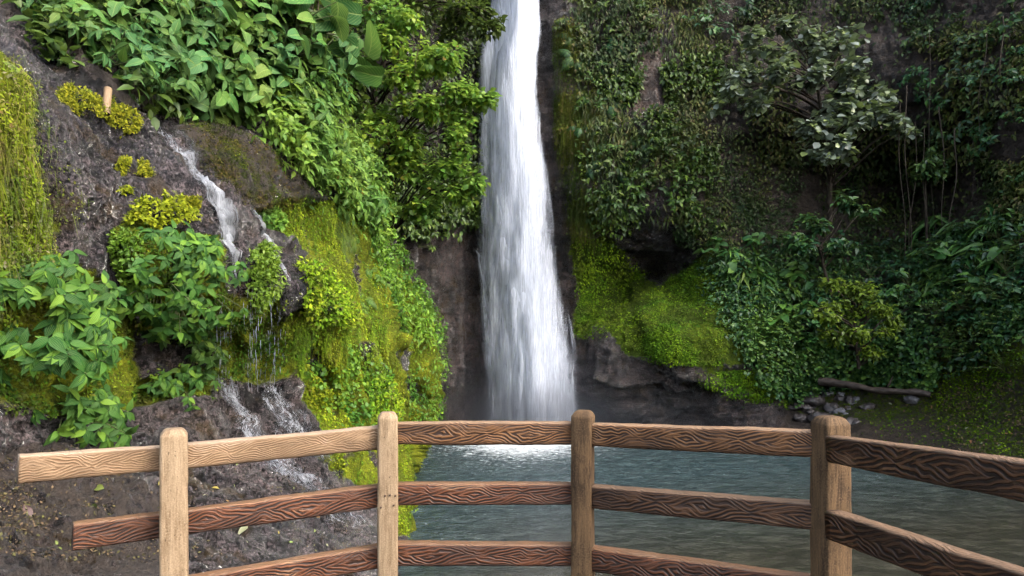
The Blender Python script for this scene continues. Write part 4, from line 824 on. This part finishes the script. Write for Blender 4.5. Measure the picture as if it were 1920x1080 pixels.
# ------------------------------------------------------------------ trees
def tree(name, label, trunk, limbs, blobs, T, mat, size, per, squash=.6, group=None, tr=(.12, .05), leafy=6):
    base = P(*trunk[0]); e = empty(name, tuple(base), label, 'tree', group)
    tp = np.array([P(*q) for q in trunk]) - base; q = np.linspace(0, 1, len(tp)); qq = np.linspace(0, 1, 24)
    tp = np.stack([np.interp(qq, q, tp[:, c]) for c in range(3)], -1); tp += .04 * np.stack([fbm(tp + 5 * c, (1.5,) * 3, 2, 300 + c) for c in range(3)], -1)
    V, Q = tubes([tp], [np.linspace(tr[0], tr[1], 24)], 10); mesh_obj('trunk', V, Q, BARK, e)
    paths, rads, pos, fwd, up = [], [], [], [], []
    sub = []
    for (bx, by, bd, br, wt) in blobs:
        for _ in range(3): sub.append((bx + R.normal() * br * .42, by + R.normal() * br * .34, bd + R.normal() * br / F * bd * .4, br * R.uniform(.42, .72), wt / 3))
    for (bx, by, bd, br, wt) in sub:
        c = P(bx, by, bd) - base; r_ = br / F * bd; s_ = tp[np.argmin(np.linalg.norm(tp - c - np.array([0, 0, -.6 * np.linalg.norm(c - tp[-1])]), axis=1))]
        k = np.linspace(0, 1, 9)[:, None]; arc = s_ + (c - s_) * k + UP * (.12 * np.linalg.norm(c - s_) * np.sin(np.pi * k)); arc += .05 * np.sin(7 * k + np.arange(3)); paths.append(arc); rads.append(np.linspace(.035, .010, 9))
        n = int(per * wt); d_ = rnd3(n); tips = c + d_ * np.array([1, 1, squash]) * r_ * (R.uniform(.15, 1, (n, 1)) ** .45)
        for tpn, dd in zip(tips, d_):
            if R.uniform() < .25: paths.append(np.array([c, (c + tpn) / 2 + UP * .05, tpn])); rads.append(np.array([.012, .008, .004]))
            m = R.integers(leafy - 2, leafy + 2); th = R.uniform(0, 6.28) + np.arange(m) * 2.4; dirs = np.stack([np.cos(th), np.sin(th), R.uniform(-.8, .2, m)], -1) + dd * .7
            pos.append(tpn + .07 * R.normal(size=(m, 3))); fwd.append(dirs); up.append(np.tile(UP + .3 * dd, (m, 1)) + .35 * R.normal(size=(m, 3)))
    V, Q = tubes(paths, rads, 5); mesh_obj('branches', V, Q, BARK, e)
    pos, fwd, up = map(np.concatenate, (pos, fwd, up)); V, Q, U = scatter(T, pos, fwd, up, R.uniform(*size, size=len(pos))); mesh_obj('crown', V, Q, mat, e, U); return e
LTREE = mat_leaf('sunny_tree_leaf', [(0.081, 0.176, 0.019), (0.162, 0.297, 0.030), (0.270, 0.405, 0.054), (0.378, 0.459, 0.041), (0.189, 0.338, 0.068)], .45, .5, 0, .4, .5, (.32, .22, .04))
tree('leaning_tree', 'bright green leafy tree leaning over the left side of the waterfall', [(700, 470, 19.5), (690, 300, 19), (705, 160, 18.5), (740, 60, 18)], None,
     [(650, 30, 17.5, 55, 1), (700, 40, 17.5, 55, 1), (750, 60, 17.2, 50, 1), (790, 110, 17, 45, 1), (830, 130, 17, 48, 1.1), (860, 170, 17, 42, 1), (905, 195, 17, 32, .8), (820, 210, 17, 50, 1.1), (870, 235, 17, 38, .9), (760, 160, 17.2, 60, 1.2), (700, 130, 17.5, 60, 1.2), (640, 120, 17.5, 50, 1),
      (650, 210, 17.6, 55, 1), (720, 230, 17.4, 60, 1.2), (790, 280, 17.3, 55, 1.2), (850, 300, 17.3, 42, 1), (885, 340, 17.3, 26, .6), (860, 370, 17.4, 32, .8), (800, 350, 17.6, 50, 1), (730, 320, 17.8, 55, 1), (670, 290, 18, 50, .9), (800, 405, 17.8, 36, .8), (740, 390, 18.2, 42, .8)], T_OW, LTREE, (.10, .19), 92, .6, None, (.14, .05), 6)
tree('overhanging_tree', 'dark feathery tree hanging over the lip of the waterfall', [(760, -150, 23.5), (790, -80, 22.5), (830, -30, 21.5), (860, 10, 21)], None,
     [(780, 10, 21.4, 45, 1), (830, 20, 21, 45, 1), (870, 30, 20.8, 40, 1), (905, 20, 20.8, 32, .9), (915, 55, 20.8, 26, .7), (880, -30, 21, 50, 1), (820, -50, 21.5, 60, 1), (850, 65, 21, 28, .6), (740, -30, 22, 60, 1)], T_OV, FOREST, (.14, .26), 55, .7, None, (.16, .06), 6)
tree('grey_leaved_tree', 'grey-green tree with tiered sprays on the dark right-hand slope', [(1556, 420, 23.2), (1556, 340, 22.6), (1545, 240, 22), (1530, 150, 21.6)], None,
     [(1470, 40, 21.6, 34, .7), (1430, 75, 21.4, 36, .8), (1500, 80, 21.4, 46, 1), (1560, 75, 21.4, 40, .8), (1400, 130, 21.2, 34, .8), (1450, 140, 21.2, 42, 1), (1520, 140, 21.2, 46, 1), (1580, 130, 21.2, 44, .9), (1375, 165, 21.2, 26, .6), (1420, 190, 21.2, 30, .6), (1345, 195, 21.3, 18, .25),
      (1580, 180, 21, 42, .9), (1630, 160, 21.2, 40, .7), (1620, 210, 21, 40, .9), (1670, 215, 21, 34, .7), (1560, 215, 21, 34, .7), (1540, 232, 21, 32, .6), (1510, 245, 21, 22, .4), (1580, 275, 21, 36, .8), (1545, 290, 21, 26, .4), (1690, 245, 21.2, 18, .3), (1610, 60, 21.8, 28, .4)], T_RO, GREY, (.17, .28), 40, .5, None, (.10, .045), 6)
tree('young_tree', 'slender sapling with one bright tuft below the grey-leaved tree', [(1740, 470, 21.6), (1735, 380, 21.2), (1738, 320, 20.9)], None, [(1740, 305, 20.7, 26, .9), (1725, 325, 20.8, 16, .4), (1755, 325, 20.8, 16, .4)], T_OV, SHADE, (.14, .24), 34, .6, None, (.05, .02), 7)
tree('young_tree', 'dark glossy small tree in the hollow under the grey-leaved tree', [(1560, 560, 21.8), (1540, 480, 21.6), (1520, 430, 21.4)], None, [(1500, 430, 21, 36, 1), (1540, 425, 21, 30, .8), (1580, 445, 21, 26, .7), (1490, 465, 21, 24, .7), (1590, 380, 21.2, 22, .5), (1610, 395, 21.2, 20, .4)], T_OV, SHADE, (.18, .3), 30, .5, None, (.06, .025), 6)
tree('leafy_sapling', 'yellow-green sapling with flat leaf sprays in the middle of the shaded thicket', [(1610, 690, 19.8), (1605, 640, 19.6), (1600, 590, 19.4)], None, [(1565, 552, 19, 28, .9), (1620, 548, 19.2, 34, 1), (1590, 585, 18.9, 34, 1), (1550, 590, 18.9, 24, .7), (1650, 575, 19.2, 32, .8), (1605, 625, 18.9, 30, .9), (1560, 625, 19.1, 22, .5), (1670, 615, 19.3, 26, .6), (1630, 655, 19.2, 22, .5)], T_OV, SAPL, (.11, .19), 56, .35, None, (.05, .02), 6)

# ------------------------------------------------------------------ shrubs of the shaded side
s1 = [shoot_plant('dark_shrub', T_OV, SHADE, 12, 8, (.14, .24), .8, .6, .6, 'x', 'shrub', None, 400 + i, .008, 4) for i in range(3)]
s2 = [shoot_plant('round_leaved_shrub', T_RO, THICK, 16, 7, (.10, .17), .6, .6, .5, 'x', 'shrub', None, 420 + i, .006, 4) for i in range(2)]
s3 = [shoot_plant('strap_leaved_plant', T_LA, THICK, 6, 5, (.5, .85), .5, .25, .5, 'x', 'plant', None, 430 + i, .008, 5) for i in range(3)]
place(s1, [(1340, 500), (1500, 450), (1760, 500), (1900, 420), (1960, 560), (1760, 660), (1600, 640), (1440, 620)], 46, BS, (.7, 1.25), 'dark pointed-leaf shrub in the shaded thicket right of the mossy mound', 'dark shrubs of the shaded thicket', .7, None, 0, 34)
place(s2, [(1410, 600), (1560, 610), (1660, 660), (1640, 720), (1500, 745), (1430, 690)], 26, BS, (.7, 1.1), 'round-leaved shrub low on the shaded bank behind the fallen log', 'round-leaved shrubs behind the fallen log', .7, None, 0, 22)
place(s3, [(1350, 480), (1460, 480), (1440, 560), (1370, 570)], 8, BS, (.6, 1.0), 'strap-leaved plant along the upper right rim of the mossy mound', 'strap-leaved plants by the mossy mound', .6, None, 0, 16)
place(s3, [(1700, 470), (1800, 420), (1900, 400), (1900, 500), (1760, 540)], 18, BS, (.6, 1.1), 'strap-leaved plant on the ridge below the hanging vines at far right', 'strap-leaved plants below the hanging vines', .6, None, 0, 20)
ea = [shoot_plant('big_leaved_plant', T_HE, THICK, 6, 2, (.3, .5), .9, .5, .9, 'x', 'plant', None, 460 + i, .01, 2) for i in range(2)]
place(ea, [(1330, 470), (1460, 470), (1520, 560), (1500, 640), (1400, 600)], 9, BS, (.7, 1.1), 'big-leaved plant on the rim between the mossy mound and the thicket', 'big-leaved plants beside the mossy mound', .6, None, 0, 26)
place(ea, [(1640, 540), (1780, 500), (1900, 520), (1800, 640), (1680, 620)], 9, BS, (.6, 1.0), 'big-leaved plant standing among the dark shrubs at far right', 'big-leaved plants among the far right shrubs', .6, None, 0, 26)
place(s1, [(1260, -40), (1420, -40), (1420, 30), (1330, 120), (1260, 100)], 8, BS, (.7, 1.1), 'dark shrub clinging to the cliff left of the grey-leaved tree', 'cliff shrubs left of the grey-leaved tree', .4, None, 0, 34)
place(s1, [(1700, -40), (1940, -40), (1940, 380), (1780, 300), (1720, 140)], 26, BS, (.6, 1.1), 'dark shrub clinging to the purple cliff at the upper right corner', 'cliff shrubs in the upper right corner', .4, None, 0, 40)
s4 = [shoot_plant('cliff_shrub', T_OV, FOREST, 11, 8, (.13, .22), .6, .55, .8, 'x', 'shrub', None, 440 + i, .007, 4) for i in range(2)]
place(s4, [(1090, 260), (1200, 240), (1300, 260), (1280, 380), (1200, 400), (1120, 400)], 18, BS, (.7, 1.2), 'green shrub hanging on the cliff above the dark cave mouth', 'shrubs above the cave mouth', .45, None, 0, 26)
place(s4, [(1060, -20), (1240, -20), (1200, 100), (1110, 240), (1070, 200)], 14, BS, (.6, 1.0), 'green shrub on the mossy cliff column beside the upper waterfall', 'shrubs beside the upper waterfall', .4, None, 0, 34)
place(s4, [(700, 380), (800, 400), (880, 400), (840, 450), (760, 470)], 12, BS, (.7, 1.2), 'dim shrub under the leaning tree above the striped rock wall', 'shrubs under the leaning tree', .5, None, 0, 24)
s5 = [shoot_plant('bank_shrub', T_SM, FOREST, 26, 14, (.06, .11), .7, .7, .5, 'x', 'shrub', None, 450 + i, .005, 5) for i in range(2)]
place(s5, [(1760, 600), (1900, 560), (1930, 680), (1820, 720), (1750, 690)], 14, BS, (.7, 1.1), 'fine-leaved olive shrub on the sunlit bank at far right', 'fine-leaved shrubs on the right bank', .7, None, 0, 26)

# ------------------------------------------------------------------ hanging vines and roots
def vine(px, y0, y1, d, mat, name, label, group, rad=.012, sway=.12):
    n = 26; q = np.linspace(0, 1, n); top_ = P(px, y0, d); bot = P(px + R.uniform(-14, 14), y1, d); p = top_ + (bot - top_) * q[:, None]; ph = R.uniform(0, 6.28)
    p += np.stack([sway * np.sin(q * 5 + ph) * q * (1 - .4 * q), .5 * sway * np.cos(q * 4 + ph) * q, 0 * q], -1); V, Q = tubes([p - p[0]], [rad * (1 - .5 * q)], 5); o = mesh_obj(name, V, Q, mat); o.location = p[0]; return tag(o, label, 'vine', group)
for x, a, b_, d in ((1688, 190, 480, 21), (1700, 160, 470, 21.1), (1716, 230, 470, 21), (1733, 240, 480, 20.8), (1742, 60, 470, 20.9), (1760, 200, 430, 20.8), (1790, 240, 420, 20.4), (1820, 120, 400, 20.2), (1850, 60, 260, 19.6), (1880, 30, 200, 19.3)):
    vine(x, a, b_, d, BARK, 'hanging_vine', 'thin dark vine hanging in front of the dark hollow at right', 'vines hanging over the dark hollow', R.uniform(.009, .022), .28)
for x, a, b_, d in ((580, -20, 120, 11.2), (586, 10, 180, 11.2), (592, 20, 225, 11.2), (598, -20, 240, 11.3), (602, 90, 215, 11.3), (615, -30, 60, 11.6), (626, -30, 80, 11.8), (640, -30, 50, 12)):
    vine(x, a, b_, d, DRYV, 'hanging_root', 'brown dangling root between the green bank and the leaning tree', 'roots dangling beside the leaning tree', R.uniform(.006, .018), .06)
for x, a, b_, d in ((775, 60, 130, 16.6), (783, 70, 150, 16.6), (790, 50, 120, 16.6)):
    vine(x, a, b_, d, DRYV, 'hanging_root', 'fine dry tendril hanging inside the sunny crown of the leaning tree', 'tendrils in the leaning tree', .008, .06)

# ------------------------------------------------------------------ log, stones, fallen leaves
LOGM = mat_plain('wet_log', (.020, .014, .010), (.075, .055, .042), 9, .6, .7, .3, (.3, 1, 1), .03)
a, b = P(1535, 716, 20.6), P(1745, 742, 18.9); e = empty('fallen_log', tuple(a), 'dark fallen log lying along the foot of the shaded thicket', 'log'); q = np.linspace(0, 1, 40)[:, None]; p = (b - a) * q + .03 * np.sin(q * 9) * UP
V, Q = tubes([p], [.12 + .012 * np.sin(q[:, 0] * 23) - .03 * q[:, 0]], 14); V = V + nrm(V - np.repeat(p, 14, 0)) * (.05 * fbm(V, (3, 3, 3), 4, 81) + .02 * fbm(V, (2, 14, 14), 3, 82))[:, None]; mesh_obj('log_body', V, Q, LOGM, e)
k = p[24]; V, Q = tubes([np.array([k, k + [.05, -.1, .18], k + [.12, -.16, .42]])], [np.array([.04, .03, .018])], 8); mesh_obj('broken_branch', V, Q, LOGM, e)
for s_, c in ((0, p[0]), (1, p[-1])):
    V, Q = tubes([np.array([c - (b - a) * .002 * (1 if s_ else -1), c + (b - a) * .002 * (1 if s_ else -1)])], [np.array([.115 - .03 * s_, .01])], 14); mesh_obj('cut_end', V, Q, DRYV, e)
STN = mat_plain('grey_stone', (.07, .066, .07), (.26, .25, .26), 6, .55, .7, .35, (1, 1, 1), .05)
WSTN = mat_plain('wet_dark_stone', (.026, .022, .022), (.12, .10, .092), 6, .4, .7, .5, (1, 1, 1), .05)
def stone(px, py, d, r_, m, label, group=None, seed=0):
    th = np.linspace(0, np.pi, 15); ph = np.linspace(0, 2 * np.pi, 25)[:-1]; TH, PH = np.meshgrid(th, ph, indexing='ij'); D = np.stack([np.sin(TH) * np.cos(PH), np.sin(TH) * np.sin(PH), np.cos(TH)], -1)
    rr_ = r_ * (1 + .5 * fbm(D + seed * 3.3, (1.5,) * 3, 3, 500) + .2 * fbm(D + seed, (4,) * 3, 3, 501)); V = D * rr_[..., None] * np.array([1.15, .9, .72]); i = np.arange(15 * 24).reshape(15, 24); j = np.roll(i, -1, 1)
    o = mesh_obj('stone', V.reshape(-1, 3), np.stack([i[:-1], i[1:], j[1:], j[:-1]], -1).reshape(-1, 4), m); o.location = P(px, py, d); return tag(o, label, 'stone', group)
def bd(x, y, off=0): return float(BS.sample(np.array([x]), np.array([y]))[0][0, 1]) - off
for i, (x, y, r_, m, lb) in enumerate([(1552, 738, .16, STN, 'pale grey stone at the left end of the fallen log'), (1577, 740, .12, STN, 'small pale stone under the fallen log'), (1495, 762, .22, WSTN, 'purple-grey stone at the tip of the mound, left of the stone heap'), (1522, 752, .34, WSTN, 'large dark rounded stone in front of the log end'), (1560, 766, .22, WSTN, 'blocky dark stone in the middle of the stone heap'),
                         (1597, 752, .2, WSTN, 'dark stone just below the middle of the fallen log'), (1625, 765, .18, WSTN, 'dark flat stone right of the stone heap'), (1540, 785, .3, WSTN, 'brown mossy stone at the waterline behind the fourth post'), (1500, 785, .2, WSTN, 'low wet stone at the waterline left of the fourth post'), (1710, 750, .17, STN, 'grey stone below the right end of the fallen log')]):
    stone(x, y, bd(x, y, r_ * .3), r_, m, lb, None, i)
q = pick([(1475, 770), (1530, 735), (1600, 745), (1660, 770), (1600, 800), (1490, 800)], 26, None, 2)
for i, (x, y) in enumerate(q): r_ = R.uniform(.07, .2); stone(x, y, bd(x, y, r_ * .2), r_, (WSTN, STN, WSTN)[i % 3], 'small broken stone in the heap below the fallen log', 'stones heaped below the fallen log', 20 + i)
def fleaf(px, py, size, colr, label, group=None, T=T_OV, lift=.02, sheet=None):
    G, N = (sheet or LS).sample(np.array([float(px)]), np.array([float(py)])); s_ = R.uniform(0, 6.28); n_ = nrm(N + .25 * R.normal(size=(1, 3))); a = nrm(np.cross(n_, rnd3(1)))
    V, Q, U = scatter(T, -a * size / 2, a, n_, np.array([size])); o = mesh_obj('fallen_leaf', V, Q, colr, None, U); o.location = G[0] + N[0] * lift; return tag(o, label, 'leaf', group)
def lm(n, c): return mat_leaf(n, [tuple(x * .8 for x in c), c], .45, .15, 1, .4)
YEL, LGR, MAR, ORG, PAL = lm('yellow_leaf', (.34, .28, .05)), lm('lime_fallen_leaf', (.18, .24, .05)), lm('maroon_leaf', (.10, .045, .05)), lm('orange_leaf', (.30, .14, .05)), lm('pale_leaf', (.30, .31, .18))
fleaf(138, 940, .19, MAR, 'big maroon dead leaf on brown ground under the rail end'); fleaf(112, 929, .10, ORG, 'curled tan leaf beside the big maroon leaf'); fleaf(143, 962, .11, LGR, 'yellow-green leaf just below the big maroon leaf')
fleaf(22, 986, .12, MAR, 'small reddish dead leaf at the lower left edge'); fleaf(544, 993, .12, PAL, 'pale mottled leaf on wet rock between the first two posts'); fleaf(435, 881, .11, LGR, 'long lime leaf lying just under the tan rail'); fleaf(438, 1027, .12, PAL, 'cream leaf on wet rock above the lowest rail')
fleaf(394, 937, .08, YEL, 'bright yellow leaf right of the first post'); fleaf(248, 1043, .08, YEL, 'bright yellow leaf left of the first post'); fleaf(680, 1009, .13, YEL, 'yellow leaf on the dark rock edge beside the second post'); fleaf(138, 912, .08, ORG, 'orange leaf on wet rock right under the tan rail end')
q = pick([(180, 900), (300, 900), (560, 900), (690, 1040), (640, 1075), (370, 1075), (60, 1075), (0, 900)], 36, None, 2)
for i, (x, y) in enumerate(q): fleaf(x, y, R.uniform(.025, .055), (YEL, LGR, PAL, LGR, ORG)[i % 5], 'tiny fallen leaf scattered on the wet apron rock', 'tiny fallen leaves on the apron rock')
q = pick([(1640, 760), (1900, 700), (1920, 850), (1700, 830)], 24, None, 2)
for i, (x, y) in enumerate(q): fleaf(x, y, R.uniform(.07, .12), (ORG, MAR, PAL, MAR)[i % 4], 'dead leaf lying on the mossy bank at far right', 'dead leaves on the right bank', T_OV, .03, BS)

# ------------------------------------------------------------------ spray hanging over the foot of the fall
def spray(name, px, py, d, rad, dens, lb):
    th = np.linspace(0, np.pi, 17); ph = np.linspace(0, 2 * np.pi, 33)[:-1]; TH, PH = np.meshgrid(th, ph, indexing='ij'); D = np.stack([np.sin(TH) * np.cos(PH), np.sin(TH) * np.sin(PH), np.cos(TH)], -1) * np.array(rad)
    i = np.arange(17 * 32).reshape(17, 32); j = np.roll(i, -1, 1); t = NT('spray_air'); v = t.t.nodes.new('ShaderNodeVolumePrincipled'); ln = t.n('VectorMath', operation='LENGTH'); t.l(t.mapv(t.obj(), tuple(1 / q for q in rad)), ln.inputs[0]); v.inputs['Color'].default_value = (.9, .93, 1, 1); t.l(t.math('MULTIPLY', t.ss(ln.outputs['Value'], 1.0, 0.0), dens), v.inputs['Density']); v.inputs['Anisotropy'].default_value = .2
    t.l(v.outputs[0], t.out.inputs[1]); o = mesh_obj(name, D.reshape(-1, 3), np.stack([i[:-1], i[1:], j[1:], j[:-1]], -1).reshape(-1, 4), t.m); o.location = P(px, py, d); tag(o, lb, None, None, 'stuff')
spray('mist', 1010, 800, 22.6, (4.8, 2.6, 3.0), .26, 'pale spray hanging over the foot of the waterfall')

spray('mist', 1000, 785, 22.2, (2.6, 1.6, 1.5), .55, 'dense white spray where the fall strikes the pool')
spray('mist', 1120, 800, 20.0, (6.5, 3.5, 1.5), .05, 'thin spray drifting over the pool in front of the fall')
# thin humid air of the gorge
hz = np.array([(x, y, z) for z in (-8.0, 29.0) for y in (-8.0, 45.0) for x in (-32.0, 34.0)])
t = NT('humid_air'); v = t.t.nodes.new('ShaderNodeVolumePrincipled'); v.inputs['Color'].default_value = (.88, .93, 1, 1); v.inputs['Density'].default_value = .006
t.l(v.outputs[0], t.out.inputs[1]); hb = mesh_obj('haze', hz, [[0, 1, 3, 2], [4, 6, 7, 5], [0, 4, 5, 1], [2, 3, 7, 6], [0, 2, 6, 4], [1, 5, 7, 3]], t.m, smooth=False); tag(hb, kind='stuff')

# bits of bark and rotting leaf on the ground
LIT = mat_leaf('leaf_litter', [(.03, .022, .014), (.09, .065, .04), (.16, .11, .06), (.10, .10, .03), (.05, .035, .025)], .8, .05, 0, .15)
stuff('leaf_litter', [carpet([(-100, 870), (60, 870), (240, 915), (300, 1000), (300, 1090), (-100, 1090)], 2600, LS, T_SM, (.008, .03), (.0, .012), .1, .15, 1.0, patchy(.02, -.2, .2, 31, .1)),
                      carpet([(300, 900), (560, 880), (690, 1030), (640, 1090), (300, 1090)], 900, LS, T_SM, (.008, .028), (.0, .012), .1, .15, 1.0, patchy(.02, -.1, .2, 32, .05)),
                      carpet([(1500, 760), (1700, 740), (1960, 700), (1960, 880), (1640, 830)], 2600, BS, T_SM, (.03, .09), (.0, .03), .1, .2, 1.0, patchy(.02, -.2, .2, 33, .1))], LIT)
